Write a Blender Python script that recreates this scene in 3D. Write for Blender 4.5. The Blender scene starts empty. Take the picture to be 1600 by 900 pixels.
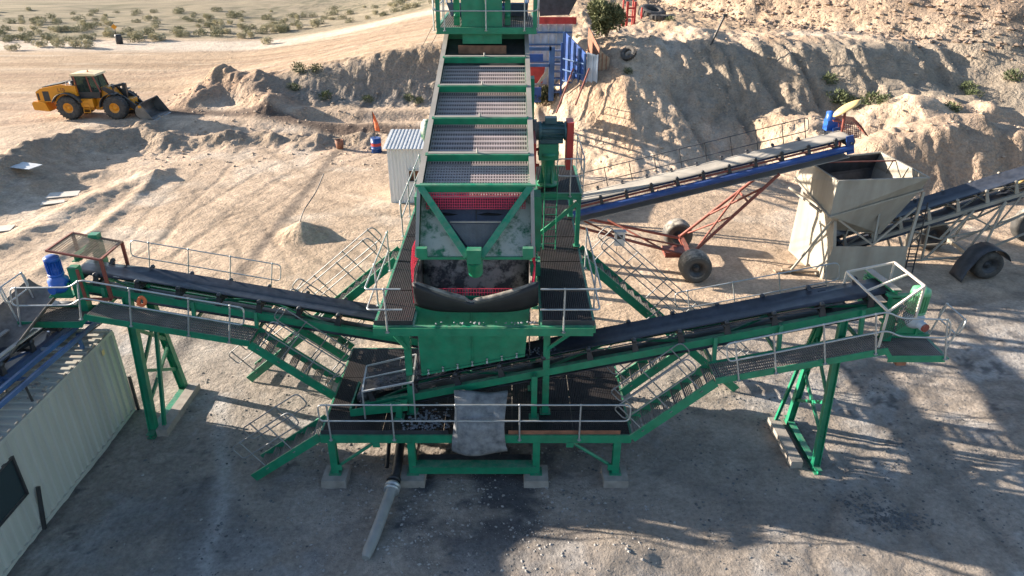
import bpy, bmesh, math, random
import numpy as np
from mathutils import Vector, Matrix
random.seed(7)
C = bpy.context.scene.collection
sc = bpy.context.scene
R = math.radians

# ------------------------------------------------------------------ camera, sky, sun, exposure
cam = bpy.data.cameras.new('camera'); cam_o = bpy.data.objects.new('camera', cam); C.objects.link(cam_o)
cam.sensor_width = 36; cam.lens = 24.75; cam.clip_end = 3000; cam.clip_start = 0.2
cam_o.location = (0, 0, 14); cam_o.rotation_euler = (R(90 - 27), 0, 0)
sc.camera = cam_o
SUN_EL, SUN_DIR = 17.0, (0.963, -0.270)          # the light travels to +X and a little to -Y
w = bpy.data.worlds.new('World'); sc.world = w; w.use_nodes = True
nt = w.node_tree; bgn = nt.nodes['Background']
sky = nt.nodes.new('ShaderNodeTexSky'); sky.sky_type = 'NISHITA'; sky.sun_disc = False
sky.sun_elevation = R(SUN_EL)
sky.sun_rotation = math.atan2(-SUN_DIR[0], -SUN_DIR[1]) % (2 * math.pi)
sky.altitude = 600; sky.air_density = 1.0; sky.dust_density = 1.2; sky.ozone_density = 1.2
nt.links.new(sky.outputs[0], bgn.inputs[0]); bgn.inputs[1].default_value = 0.068
sun = bpy.data.lights.new('sun', 'SUN'); sun.energy = 4.4; sun.angle = R(0.5); sun.color = (1.0, 0.87, 0.715)
sun_o = bpy.data.objects.new('sun', sun); C.objects.link(sun_o)
dv = Vector((SUN_DIR[0] * math.cos(R(SUN_EL)), SUN_DIR[1] * math.cos(R(SUN_EL)), -math.sin(R(SUN_EL))))
sun_o.rotation_euler = dv.to_track_quat('-Z', 'Y').to_euler(); sun_o.location = (-60, 20, 30)
sc.view_settings.view_transform = 'Standard'; sc.view_settings.look = 'None'
sc.view_settings.gamma = 1; sc.view_settings.exposure = 1.92
sc.render.resolution_x = 1024; sc.render.resolution_y = 576

# ------------------------------------------------------------------ survey helper: where a sight line meets a known plane
_s, _c = math.sin(R(27)), math.cos(R(27))
def at(px, py, X=None, Y=None, Z=None):
    xn = (px - 800) / 1100; yn = (py - 450) / 1100
    dy = _c - yn * _s; dz = -(_s + yn * _c)
    t = (Z - 14) / dz if Z is not None else (Y / dy if Y is not None else X / xn)
    return Vector((xn * t, dy * t, 14 + dz * t))

# ------------------------------------------------------------------ materials
MATS = {}
def mat(name, col, rough=0.6, metal=0.0, var=0.25, scale=3.0, dust=0.0, dustcol=(0.42, 0.34, 0.25), bump=0.0, bscale=40, streak=False, dust_side=0.0, spec=0.5, sharp=0.15, cov=0.5):
    m = bpy.data.materials.new(name); m.use_nodes = True; n = m.node_tree.nodes; l = m.node_tree.links
    b = n['Principled BSDF']; b.inputs['Roughness'].default_value = rough; b.inputs['Metallic'].default_value = metal
    b.inputs['Specular IOR Level'].default_value = spec
    geo = n.new('ShaderNodeNewGeometry')
    tx = n.new('ShaderNodeTexNoise'); tx.inputs['Scale'].default_value = scale; tx.inputs['Detail'].default_value = 6
    if streak:
        mp = n.new('ShaderNodeMapping'); mp.inputs['Scale'].default_value = (1, 1, 0.15); l.new(geo.outputs['Position'], mp.inputs[0]); l.new(mp.outputs[0], tx.inputs['Vector'])
    else: l.new(geo.outputs['Position'], tx.inputs['Vector'])
    rp = n.new('ShaderNodeValToRGB'); rp.color_ramp.elements[0].position = 0.3; rp.color_ramp.elements[1].position = 0.7
    rp.color_ramp.elements[0].color = (*[c * (1 - var) for c in col], 1); rp.color_ramp.elements[1].color = (*[min(1, c * (1 + var)) for c in col], 1)
    l.new(tx.outputs['Fac'], rp.inputs[0]); out = rp.outputs[0]
    if dust > 0 or dust_side > 0:
        sx = n.new('ShaderNodeSeparateXYZ'); l.new(geo.outputs['True Normal'], sx.inputs[0])
        mr = n.new('ShaderNodeMapRange'); mr.inputs[1].default_value = 0.2; mr.inputs[2].default_value = 0.9
        mr.inputs[3].default_value = dust_side; mr.inputs[4].default_value = dust
        l.new(sx.outputs['Z'], mr.inputs[0])
        t2 = n.new('ShaderNodeTexNoise'); t2.inputs['Scale'].default_value = scale * 1.7; t2.inputs['Detail'].default_value = 8; t2.inputs['Roughness'].default_value = 0.7
        l.new(geo.outputs['Position'], t2.inputs['Vector'])
        m2 = n.new('ShaderNodeMapRange'); m2.inputs[1].default_value = cov - sharp; m2.inputs[2].default_value = cov + sharp; l.new(t2.outputs['Fac'], m2.inputs[0])
        mu = n.new('ShaderNodeMath'); mu.operation = 'MULTIPLY'; l.new(mr.outputs[0], mu.inputs[0]); l.new(m2.outputs[0], mu.inputs[1])
        mx = n.new('ShaderNodeMix'); mx.data_type = 'RGBA'; l.new(mu.outputs[0], mx.inputs[0]); l.new(out, mx.inputs[6]); mx.inputs[7].default_value = (*dustcol, 1)
        out = mx.outputs[2]
    l.new(out, b.inputs['Base Color'])
    if bump:
        t3 = n.new('ShaderNodeTexNoise'); t3.inputs['Scale'].default_value = bscale; t3.inputs['Detail'].default_value = 5; l.new(geo.outputs['Position'], t3.inputs['Vector'])
        bp = n.new('ShaderNodeBump'); bp.inputs['Strength'].default_value = bump; bp.inputs['Distance'].default_value = 0.03
        l.new(t3.outputs['Fac'], bp.inputs['Height']); l.new(bp.outputs[0], b.inputs['Normal'])
    MATS[name] = m; return m
G_ = mat('green_paint', (0.002, 0.200, 0.104), 0.45, var=0.20, dust=0.45, dustcol=(0.28, 0.28, 0.23), dust_side=0.07, scale=3.0)
GD = mat('green_paint_muddy', (0.012, 0.12, 0.06), 0.55, var=0.35, dust=1.0, dust_side=0.95, dustcol=(0.40, 0.41, 0.38), scale=1.5, sharp=0.07, cov=0.47)
GZ = mat('galvanised_steel', (0.42, 0.44, 0.45), 0.42, 0.55, var=0.15, scale=6, dust=0.2)
GR = mat('steel_grating', (0.022, 0.020, 0.021), 0.6, 0.3, var=0.35, dust=0.15, dustcol=(0.14, 0.10, 0.09), scale=1.6)
GL = mat('worn_steel_grating', (0.22, 0.20, 0.19), 0.6, 0.3, var=0.35, dust=0.4, dustcol=(0.36, 0.28, 0.22), scale=1.6)
RB = mat('black_rubber', (0.014, 0.015, 0.018), 0.55, var=0.4, dust=0.22, dustcol=(0.14, 0.14, 0.15), scale=2.0, bump=0.2)
BT = mat('conveyor_belt_rubber', (0.020, 0.025, 0.038), 0.32, var=0.4, dust=0.3, dustcol=(0.10, 0.105, 0.12), scale=3)
BP = mat('pale_belt', (0.30, 0.28, 0.25), 0.7, var=0.2, scale=1.2)  # even pale tone for the wheeled conveyor's belt and thin edge pieces
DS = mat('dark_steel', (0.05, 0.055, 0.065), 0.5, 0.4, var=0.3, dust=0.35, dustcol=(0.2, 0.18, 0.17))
GS = mat('grey_dusty_rubber', (0.13, 0.14, 0.16), 0.8, var=0.5, scale=3, bump=0.4, bscale=12, dust=0.5, dust_side=0.5, dustcol=(0.36, 0.37, 0.37))
MU = mat('mud_lining', (0.035, 0.036, 0.04), 0.5, var=0.4, dust=1.0, dust_side=1.0, dustcol=(0.30, 0.29, 0.275), scale=1.5, sharp=0.06, cov=0.5)
RD = mat('red_paint', (0.42, 0.035, 0.03), 0.5, var=0.2, dust=0.2)
RM = mat('red_mesh_wire', (0.72, 0.04, 0.09), 0.5, var=0.15)
RO = mat('red_oxide_paint', (0.22, 0.055, 0.04), 0.6, var=0.25, dust=0.3)
BL = mat('blue_paint', (0.012, 0.06, 0.24), 0.4, var=0.25, dust=0.2, scale=2)
BLm = mat('blue_motor_paint', (0.015, 0.10, 0.42), 0.35, var=0.15, dust=0.15)
BF = mat('faded_blue_paint', (0.035, 0.10, 0.24), 0.55, var=0.3, dust=0.35, scale=1.2)
BW = mat('whitened_blue_steel', (0.35, 0.42, 0.50), 0.6, var=0.3, scale=1)
TL = mat('teal_motor_paint', (0.025, 0.085, 0.10), 0.45, var=0.2, dust=0.2)
LG = mat('light_green_motor_paint', (0.11, 0.36, 0.19), 0.4, var=0.1)
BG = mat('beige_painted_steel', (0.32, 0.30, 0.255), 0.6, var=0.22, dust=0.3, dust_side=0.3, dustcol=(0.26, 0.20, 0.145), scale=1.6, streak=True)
CT = mat('pale_container_paint', (0.40, 0.405, 0.365), 0.6, var=0.12, scale=1.5, streak=True, dust=0.8, dustcol=(0.42, 0.36, 0.30))
HW = mat('white_corrugated_sheet', (0.72, 0.72, 0.72), 0.5, 0.0, var=0.06, streak=True)
HR = mat('hut_roof_sheet', (0.50, 0.52, 0.54), 0.5, 0.1, var=0.12)
CN = mat('concrete', (0.30, 0.27, 0.24), 0.85, var=0.2, scale=4, bump=0.4)
YE = mat('yellow_machine_paint', (0.68, 0.27, 0.012), 0.4, var=0.1, dust=0.25, scale=1.5)
YP = mat('pale_yellow_paint', (0.62, 0.45, 0.20), 0.5, var=0.12)
CR = mat('cream_roof_paint', (0.74, 0.60, 0.36), 0.5, var=0.06)
DK = mat('dark_grey_paint', (0.028, 0.03, 0.034), 0.5, var=0.3, dust=0.3)
TY = mat('tyre_rubber', (0.028, 0.028, 0.030), 0.8, var=0.3, dust=0.55, dust_side=0.25, dustcol=(0.26, 0.23, 0.20), scale=3, bump=0.3)
TW = mat('dusty_tyre_rubber', (0.055, 0.055, 0.055), 0.85, var=0.3, dust=1.0, dust_side=0.05, dustcol=(0.48, 0.44, 0.38), scale=2, bump=0.3)
BK = mat('worn_bucket_steel', (0.17, 0.165, 0.16), 0.45, 0.5, var=0.3, scale=2)
WD = mat('weathered_wood', (0.32, 0.24, 0.17), 0.8, var=0.25, scale=6)
PV = mat('grey_plastic_pipe', (0.24, 0.25, 0.25), 0.5, var=0.12, dust=0.3)
OR = mat('orange_cloth', (0.78, 0.17, 0.06), 0.7, var=0.1)
CD = mat('pale_board', (0.55, 0.50, 0.44), 0.7, var=0.1)
RU = mat('rusty_steel', (0.23, 0.10, 0.06), 0.75, var=0.35, scale=4)
def pu_mat():
    m = mat('polyurethane_panel', (0.40, 0.33, 0.33), 0.6, var=0.14, scale=1.3, dust=0.3, dustcol=(0.33, 0.26, 0.22))
    return m
PU = pu_mat()
gl = bpy.data.materials.new('window_glass'); gl.use_nodes = True
g_ = gl.node_tree.nodes['Principled BSDF']; g_.inputs['Base Color'].default_value = (0.03, 0.045, 0.05, 1); g_.inputs['Roughness'].default_value = 0.08
cg = bpy.data.materials.new('cab_glass'); cg.use_nodes = True
g_ = cg.node_tree.nodes['Principled BSDF']; g_.inputs['Base Color'].default_value = (0.22, 0.30, 0.28, 1); g_.inputs['Roughness'].default_value = 0.03
g_.inputs['Transmission Weight'].default_value = 0.9; g_.inputs['IOR'].default_value = 1.05

# ------------------------------------------------------------------ mesh builder
class MB:
    def __init__(s, M=None): s.v = []; s.f = []; s.sm = []; s.M = M
    def add(s, vs, fs, smooth=False):
        o = len(s.v)
        for p in vs:
            p = Vector(p); s.v.append(s.M @ p if s.M is not None else p)
        for f in fs: s.f.append([i + o for i in f]); s.sm.append(smooth)
        return s
    def hexa(s, p):        # 8 points: bottom 4 ccw, top 4 ccw
        return s.add(p, [(3, 2, 1, 0), (4, 5, 6, 7), (0, 1, 5, 4), (1, 2, 6, 5), (2, 3, 7, 6), (3, 0, 4, 7)])
    def box(s, x0, x1, y0, y1, z0, z1):
        return s.hexa([(x0, y0, z0), (x1, y0, z0), (x1, y1, z0), (x0, y1, z0), (x0, y0, z1), (x1, y0, z1), (x1, y1, z1), (x0, y1, z1)])
    def beam(s, a, b, w, h, up=(0, 0, 1)):     # centre-line beam, w across, h along up
        a = Vector(a); b = Vector(b); d = (b - a).normalized(); up = Vector(up)
        if abs(d.dot(up)) > 0.98: up = Vector((0, 1, 0)) if abs(d.y) < 0.9 else Vector((1, 0, 0))
        sd = d.cross(up).normalized(); u = sd.cross(d).normalized()
        p = []
        for q in (-1, 1):
            for (e, k) in ((a, -1), (b, -1), (b, 1), (a, 1)): p.append(e + sd * (w / 2 * k) + u * (h / 2 * q))
        return s.hexa(p)
    def ibeam(s, a, b, w, h, up=(0, 0, 1), t=0.022):
        a = Vector(a); b = Vector(b); d = (b - a).normalized(); upv = Vector(up)
        if abs(d.dot(upv)) > 0.98: upv = Vector((0, 1, 0))
        sd = d.cross(upv).normalized(); u = sd.cross(d).normalized()
        s.beam(a + u * (h / 2 - t / 2), b + u * (h / 2 - t / 2), w, t, upv); s.beam(a - u * (h / 2 - t / 2), b - u * (h / 2 - t / 2), w, t, upv)
        s.beam(a, b, t, h - 2 * t - 0.002, upv); return s
    def tube(s, pts, r, n=8, cap=True, smooth=True):
        pts = [Vector(p) for p in pts]; m = len(pts); rr = r if isinstance(r, (list, tuple)) else [r] * m
        t = (pts[1] - pts[0]).normalized(); ref = Vector((0, 0, 1)) if abs(t.z) < 0.9 else Vector((1, 0, 0))
        u = t.cross(ref).normalized(); vs = []
        for i in range(m):
            if i == 0: t2 = pts[1] - pts[0]
            elif i == m - 1: t2 = pts[-1] - pts[-2]
            else: t2 = (pts[i + 1] - pts[i]).normalized() + (pts[i] - pts[i - 1]).normalized()
            t2 = t2.normalized() if t2.length > 1e-9 else t
            u = (u - t2 * u.dot(t2)).normalized(); v = t2.cross(u)
            for k in range(n):
                a = 2 * math.pi * k / n; vs.append(pts[i] + (u * math.cos(a) + v * math.sin(a)) * rr[i])
        fs = [(i * n + k, i * n + (k + 1) % n, (i + 1) * n + (k + 1) % n, (i + 1) * n + k) for i in range(m - 1) for k in range(n)]
        s.add(vs, fs, smooth)
        if cap:
            s.add(vs[:n], [tuple(reversed(range(n)))]); s.add(vs[-n:], [tuple(range(n))])
        return s
    def prism(s, poly, off):       # polygon (list of 3D) extruded by off
        off = Vector(off); n = len(poly); poly = [Vector(p) for p in poly]
        vs = poly + [p + off for p in poly]
        fs = [tuple(reversed(range(n))), tuple(range(n, 2 * n))] + [(i, (i + 1) % n, (i + 1) % n + n, i + n) for i in range(n)]
        return s.add(vs, fs)
    def lathe(s, a, axis, prof, n=20, smooth=True):     # prof: list of (t along axis, radius)
        a = Vector(a); ax = Vector(axis).normalized(); ref = Vector((0, 0, 1)) if abs(ax.z) < 0.9 else Vector((1, 0, 0))
        u = ax.cross(ref).normalized(); v = ax.cross(u); vs = []
        for (t, r) in prof:
            for k in range(n):
                q = 2 * math.pi * k / n; vs.append(a + ax * t + (u * math.cos(q) + v * math.sin(q)) * max(r, 1e-4))
        m = len(prof)
        fs = [(i * n + k, (i + 1) * n + k, (i + 1) * n + (k + 1) % n, i * n + (k + 1) % n) for i in range(m - 1) for k in range(n)]
        return s.add(vs, fs, smooth)
    def sheet(s, grid, th):        # grid[i][j] of Vectors, thickness th
        a = len(grid); b = len(grid[0]); P = [[Vector(p) for p in r] for r in grid]; nn = []
        for i in range(a):
            for j in range(b):
                d1 = P[min(i + 1, a - 1)][j] - P[max(i - 1, 0)][j]; d2 = P[i][min(j + 1, b - 1)] - P[i][max(j - 1, 0)]
                nn.append(d1.cross(d2).normalized())
        top = [P[i][j] for i in range(a) for j in range(b)]; bot = [top[k] - nn[k] * th for k in range(a * b)]
        o = a * b; fs = []
        for i in range(a - 1):
            for j in range(b - 1):
                q = (i * b + j, (i + 1) * b + j, (i + 1) * b + j + 1, i * b + j + 1); fs.append(q); fs.append(tuple(reversed([k + o for k in q])))
        ring = [(0, j) for j in range(b)] + [(i, b - 1) for i in range(1, a)] + [(a - 1, j) for j in range(b - 2, -1, -1)] + [(i, 0) for i in range(a - 2, 0, -1)]
        ix = [i * b + j for i, j in ring]; n = len(ix)
        for k in range(n): fs.append((ix[k], ix[(k + 1) % n], ix[(k + 1) % n] + o, ix[k] + o))
        return s.add(top + bot, fs, True)
    def build(s, name, m, parent=None, label=None):
        me = bpy.data.meshes.new(name)
        wl = Vector((0, 0, 0)); p = parent
        while p is not None: wl += p.location; p = p.parent
        me.from_pydata([tuple(v - wl) if not getattr(parent, 'is_local', False) else tuple(v) for v in s.v], [], s.f)
        me.polygons.foreach_set('use_smooth', s.sm); me.materials.append(m if not isinstance(m, str) else MATS[m]); me.update()
        bm = bmesh.new(); bm.from_mesh(me); bmesh.ops.recalc_face_normals(bm, faces=bm.faces); bm.to_mesh(me); bm.free()
        o = bpy.data.objects.new(name, me); C.objects.link(o)
        if parent is not None: o.parent = parent
        if label: o['label'] = label
        return o
def tag(o, label, cat, group=None, kind=None):
    if label: o['label'] = label
    if cat: o['category'] = cat
    if group: o['group'] = group
    if kind: o['kind'] = kind
    return o
def thing(name, loc, label, cat, group=None):
    o = bpy.data.objects.new(name, None); C.objects.link(o); o.location = loc; o.empty_display_size = 0.3
    return tag(o, label, cat, group)
def single(mb, name, m, label, cat, group=None, kind=None):
    """one-mesh thing with its origin at its base"""
    o = mb.build(name, m)
    vs = [v.co for v in o.data.vertices]
    cx = sum(v.x for v in vs) / len(vs); cy = sum(v.y for v in vs) / len(vs); zz = min(v.z for v in vs)
    o.data.transform(Matrix.Translation((-cx, -cy, -zz))); o.location = (cx, cy, zz)
    return tag(o, label, cat, group, kind)
def lerp(a, b, t): return Vector(a) * (1 - t) + Vector(b) * t
def rnd(a, b): return random.uniform(a, b)
def round_path(pts, r=0.15, n=4):
    pts = [Vector(p) for p in pts]; out = [pts[0]]
    for i in range(1, len(pts) - 1):
        a, p, b = pts[i - 1], pts[i], pts[i + 1]; la = (a - p).length; lb = (b - p).length; q = min(r, la * 0.49, lb * 0.49)
        s = p + (a - p).normalized() * q; e = p + (b - p).normalized() * q
        for k in range(n + 1):
            t = k / n; out.append(s * (1 - t) ** 2 + p * 2 * t * (1 - t) + e * t * t)
    out.append(pts[-1]); return out

# ------------------------------------------------------------------ ground
_rng = np.random.RandomState(11); _T = _rng.rand(256, 256)
def vnoise(x, y):
    xi = np.floor(x).astype(int); yi = np.floor(y).astype(int); fx = x - xi; fy = y - yi
    fx = fx * fx * (3 - 2 * fx); fy = fy * fy * (3 - 2 * fy)
    a = _T[xi & 255, yi & 255]; b = _T[(xi + 1) & 255, yi & 255]; c = _T[xi & 255, (yi + 1) & 255]; d = _T[(xi + 1) & 255, (yi + 1) & 255]
    return (a * (1 - fx) + b * fx) * (1 - fy) + (c * (1 - fx) + d * fx) * fy - 0.5
def fbm(x, y, o=5, g=0.5):
    s = 0; a = 1.0
    for i in range(o): s = s + a * vnoise(x + 17.3 * i, y - 9.1 * i); x = x * 2.03; y = y * 2.03; a *= g
    return s
def ridged(x, y, o=4):
    s = 0; a = 1.0
    for i in range(o): s = s + a * (0.5 - np.abs(vnoise(x + 7.7 * i, y + 3.1 * i)) * 2); x = x * 2.1; y = y * 2.1; a *= 0.5
    return s
def S(a, b, t):
    t = np.clip((t - a) / (b - a), 0, 1); return t * t * (3 - 2 * t)
def pdist(x, y, poly):
    d = np.full(np.shape(x), 1e9)
    for (ax, ay), (bx, by) in zip(poly[:-1], poly[1:]):
        vx, vy = bx - ax, by - ay; t = np.clip(((x - ax) * vx + (y - ay) * vy) / (vx * vx + vy * vy), 0, 1)
        d = np.minimum(d, np.hypot(x - ax - vx * t, y - ay - vy * t))
    return d
def PL(pts, z): return [tuple(at(px, py, Z=z)[:2]) for px, py in pts]
BERM_A = PL([(-60, 285), (0, 252), (60, 224), (125, 206), (165, 200), (215, 187), (248, 196)], 1.3)
BERM_B = PL([(262, 200), (330, 196), (400, 192), (470, 196), (560, 192), (630, 198), (665, 202)], 1.3)
BERM_C = PL([(40, 290), (110, 270), (170, 262), (215, 262), (243, 268)], 0.4)
BERM_D = PL([(-40, 395), (40, 352), (95, 325), (150, 300), (215, 275)], 0.35)
BERM_E = PL([(60, 420), (140, 362), (195, 318), (240, 280), (265, 262)], 0.15)
HUM = PL([(308, 142), (345, 128), (385, 136), (425, 152)], 1.8)
TRACKS = [PL(p, 0) for p in ([(1600, 600), (1480, 590), (1350, 600), (1180, 640)], [(1600, 680), (1500, 690), (1380, 740), (1330, 900)], [(1560, 900), (1450, 780), (1380, 700)], [(700, 330), (560, 350), (430, 330), (330, 300)], [(640, 330), (500, 300), (400, 240)], [(250, 395), (330, 330), (440, 262), (540, 225)], [(300, 400), (380, 340), (470, 275), (570, 235)],
          [(190, 420), (260, 330), (330, 270), (360, 225)], [(560, 420), (400, 330), (300, 300), (180, 330)],
          [(460, 560), (440, 480), (420, 420), (380, 340)], [(1600, 480), (1450, 500), (1330, 560), (1250, 640)], [(1600, 520), (1480, 540), (1370, 600), (1300, 700)],
          [(1600, 620), (1450, 640), (1300, 620), (1100, 600)], [(1600, 650), (1450, 670), (1300, 650), (1100, 620)],
          [(950, 330), (1050, 300), (1150, 300), (1240, 310)], [(1100, 500), (1250, 470), (1400, 470), (1600, 440)])]
RTRK = [PL(p, 3.0) for p in ([(-40, 122), (300, 118), (480, 92), (690, 62)], [(-40, 112), (300, 108), (480, 84), (690, 56)], [(-40, 96), (250, 92), (480, 74), (690, 50)],
        [(-40, 128), (250, 128), (400, 112), (560, 86)], [(-40, 88), (250, 86), (480, 66), (690, 46)], [(-40, 150), (60, 142), (300, 120), (430, 108)])]
def terrain(x, y, full=True):
    x = np.asarray(x, float); y = np.asarray(y, float)
    wx = x + 1.2 * fbm(x / 6, y / 6, 3); wy = y + 1.2 * fbm(x / 6 + 40, y / 6, 3)
    left = S(4, -1, x)
    # lower-left shelf behind the berms
    t = np.maximum((wy - 52.8) / 2.2, (-29.0 - wx) / 3.0)
    shelf = 0.75 * S(-0.6, 1.0, t) * left
    road = 1.3 + 4.3 * S(-34, 2, x)
    yf = 59.3 + 0 * x; yt = 63.8 + 2.0 * S(-20, -5, x) + 12 * S(-24, -36, x)
    hl = shelf + (road - shelf) * S(0, 1, (wy * 0.5 + y * 0.5 - yf) / (yt - yf))
    # right-hand hill
    xs = [0, 2, 3, 4, 8, 11, 14, 18, 24, 32, 50, 90]; fs = [56, 55, 50, 44.8, 41.7, 42.5, 44.3, 46, 47, 47.5, 46, 46]
    yfr = np.interp(x, xs, fs); wid = np.interp(x, [3, 10, 15, 20, 90], [15, 15.5, 12.5, 9.0, 8.5])
    top1 = np.interp(x, [2, 3, 5, 8, 11, 15, 90], [2.0, 3.0, 4.8, 6.2, 6.2, 5.0, 5.0])
    wyr = y + 1.0 * fbm(x / 4, y / 9, 3) + 0.75 * ridged(x / 2.4, y / 14, 3) * S(9, 14, x) + 0.7 * ridged(x / 2.6 + y / 5, y / 14, 3) * S(13, 8, x) + 0.25 * ridged(x / 0.9, y / 6, 2)
    tt = (wyr - yfr) / wid; hr = top1 * (0.55 * S(0, 1, tt) + 0.45 * np.clip(tt, 0, 1))
    gl_ = np.maximum(0, ridged((x + 0.25 * y) / 2.1, y / 22 + 5, 2) - 0.30) * S(9, 13, x) * S(0.02, 0.25, tt) * S(1.35, 0.8, tt); hr = hr - 1.3 * gl_
    hr = hr + (6.4 - top1) * S(48.5, 59, wyr)
    low = 3.0 * S(0, 1, (y + 0.7 * ridged(x / 2.6, y / 12, 3) + 0.6 * fbm(x / 3, y / 3, 3) - 38.0) / 3.6) * S(18.8, 23.0, wx + 0.5 * (y - 40))
    low = low * (0.8 + 0.45 * S(22, 27, x) - 0.25 * S(29, 34, x) + 0.35 * fbm(x / 2.5, y / 2.5, 3)) - 0.9 * S(42.5, 44.5, y) * S(48, 45, y) * S(18, 21, x)
    hr = np.maximum(hr, low)
    h = hl * left + hr * (1 - left)
    pit = S(-5, -2, x) * S(5.5, 3.2, x) * S(44, 52, y) * S(60.5, 59.5, y)
    h = h * (1 - pit) + np.minimum(h, 2.9) * pit
    # stockpile
    d = np.hypot(wx - 50, (wy - 86)); pile = 6.3 + 0.60 * (32.5 - d) + 0.5 * ridged(x / 5, y / 5, 4)
    h = np.maximum(h, np.minimum(pile, 26)) if full else h
    # small stockpiles at the far side
    for (cx, cy, rr, hh) in ((11, 92, 7, 1.6), (17, 110, 9, 2.0), (9.0, 108, 6, 1.4), (25, 116, 8, 1.6), (6.2, 66, 3.5, 1.3), (14.5, 60.5, 3.0, 0.7), (13, 63, 2.5, 0.9), (22.5, 83, 4, 0.9), (26, 92, 5, 1.1)):
        dd = np.hypot(wx - cx, wy - cy); h = h + hh * np.clip(1 - dd / rr, 0, 1) ** 1.2
    # berms
    def berm(poly, hh, ww, off=0.0):
        dd = pdist(x, y, poly); return hh * (1 + 0.7 * fbm(x / 1.6, y / 1.6, 4)) * np.exp(-(dd / ww) ** 2)
    h = h + berm(BERM_A, 0.75, 1.1) + berm(BERM_B, 0.65, 1.0) + berm(BERM_C, 0.26, 0.8) + berm(BERM_D, 0.26, 0.9) + berm(BERM_E, 0.16, 0.4)
    dh = pdist(x, y, HUM); h = h + 1.15 * (1 + 0.6 * fbm(x / 2.0, y / 2.0, 4)) * np.exp(-(dh / 1.8) ** 2)
    # cone of sand in the yard, washed-up bits at the front
    dd = np.hypot(x + 10.75, (y - 33.4)); h = h + 0.78 * np.clip(1 - dd / 1.5, 0, 1) + 0.05 * np.exp(-(dd / 3) ** 2)
    h = h + 0.38 * np.exp(-((x - 2.4) / 1.6) ** 2 - ((y - 12.6) / 0.8) ** 2) + 0.18 * np.exp(-((x - 6) / 3.0) ** 2 - ((y - 12.2) / 1.0) ** 2)
    h = h + 0.35 * np.exp(-((x - 16.2) / 1.6) ** 2 - ((y - 17.5) / 1.5) ** 2)
    h = h + 0.14 * np.exp(-((x + 3.4) / 1.6) ** 2 - ((y - 12.2) / 1.2) ** 2)
    # ditch beyond the yard
    trench = PL([(490, 182), (560, 184), (660, 182)], 0.6); dd = pdist(x, y, trench); h = h - 0.7 * np.exp(-(dd / 1.3) ** 4)
    # roughness by zone
    gx = S(41, 46, y) * S(3, 6, x) + S(58.5, 60, y) * S(67, 65, y) * S(-30, -24, x) * left + S(4.5, 0.5, pdist(x, y, BERM_A)) + S(3.5, 0.5, pdist(x, y, BERM_B)) + S(37.5, 39.5, y) * S(16, 19, x) + S(3.6, 1, dh)
    gx = np.clip(gx + 0.8 * S(33, 31, np.hypot(x - 50, y - 86)), 0, 1)
    h = h + (0.03 + 0.26 * gx) * fbm(x / 1.1, y / 1.1, 5, 0.55) + (0.05 + 0.25 * gx) * fbm(x / 5, y / 5, 3)
    h = h + gx * (0.16 * np.maximum(ridged(x / 0.6, y / 0.6, 2) - 0.1, 0) + 0.09 * fbm(x / 0.28, y / 0.28, 2))
    h = h + 0.035 * fbm(x / 0.22, y / 0.22, 2) * S(20, 17, y)
    h = h + 0.07 * fbm(x / 0.45, y / 0.45, 3, 0.6) * S(2.8, 1.2, pdist(x, y, BERM_D + BERM_C))
    tr = 0
    for p in TRACKS: tr = tr + np.exp(-((pdist(x + 0.25 * fbm(x / 2, y / 2, 2), y, p) - 0.9) / 0.16) ** 2) * (0.6 + fbm(x / 3, y / 3, 2))
    h = h - 0.045 * tr * (1 - gx)
    for p in RTRK: h = h - 0.05 * np.exp(-(pdist(x, y, p) / 0.6) ** 2)
    h = h + 0.35 * fbm(x / 9, y / 9, 4) * S(92, 110, y) + S(250, 700, y) * 6
    return h
def ground_z(x, y): return float(terrain(np.array([x]), np.array([y]))[0])
xa = np.concatenate([-np.geomspace(1, 720, 90)[::-1] - 34, np.arange(-34.5, 27, 0.13), np.geomspace(1, 720, 90) + 27])
ya = [-60.0, -40.0, -25.0, -15.0, -10.0, -6.0, -4.0, -2.0, -1.0, 0.0, 1.0, 2.0]
while ya[-1] < 900: ya.append(ya[-1] + max(0.075, 0.0052 * ya[-1] if ya[-1] < 75 else 0.0075 * ya[-1]))
ya = np.array(ya)
XX, YY = np.meshgrid(xa, ya); ZZ = terrain(XX, YY)
nx, ny = len(xa), len(ya)
gm = bpy.data.meshes.new('ground')
gm.vertices.add(nx * ny); gm.vertices.foreach_set('co', np.stack([XX.ravel(), YY.ravel(), ZZ.ravel()], 1).ravel())
ii = np.arange(nx * ny).reshape(ny, nx); q = np.stack([ii[:-1, :-1], ii[:-1, 1:], ii[1:, 1:], ii[1:, :-1]], -1).reshape(-1, 4)
gm.loops.add(q.size); gm.polygons.add(len(q)); gm.loops.foreach_set('vertex_index', q.ravel())
gm.polygons.foreach_set('loop_start', np.arange(len(q)) * 4); gm.polygons.foreach_set('use_smooth', np.ones(len(q), bool)); gm.update(calc_edges=True)
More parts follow.
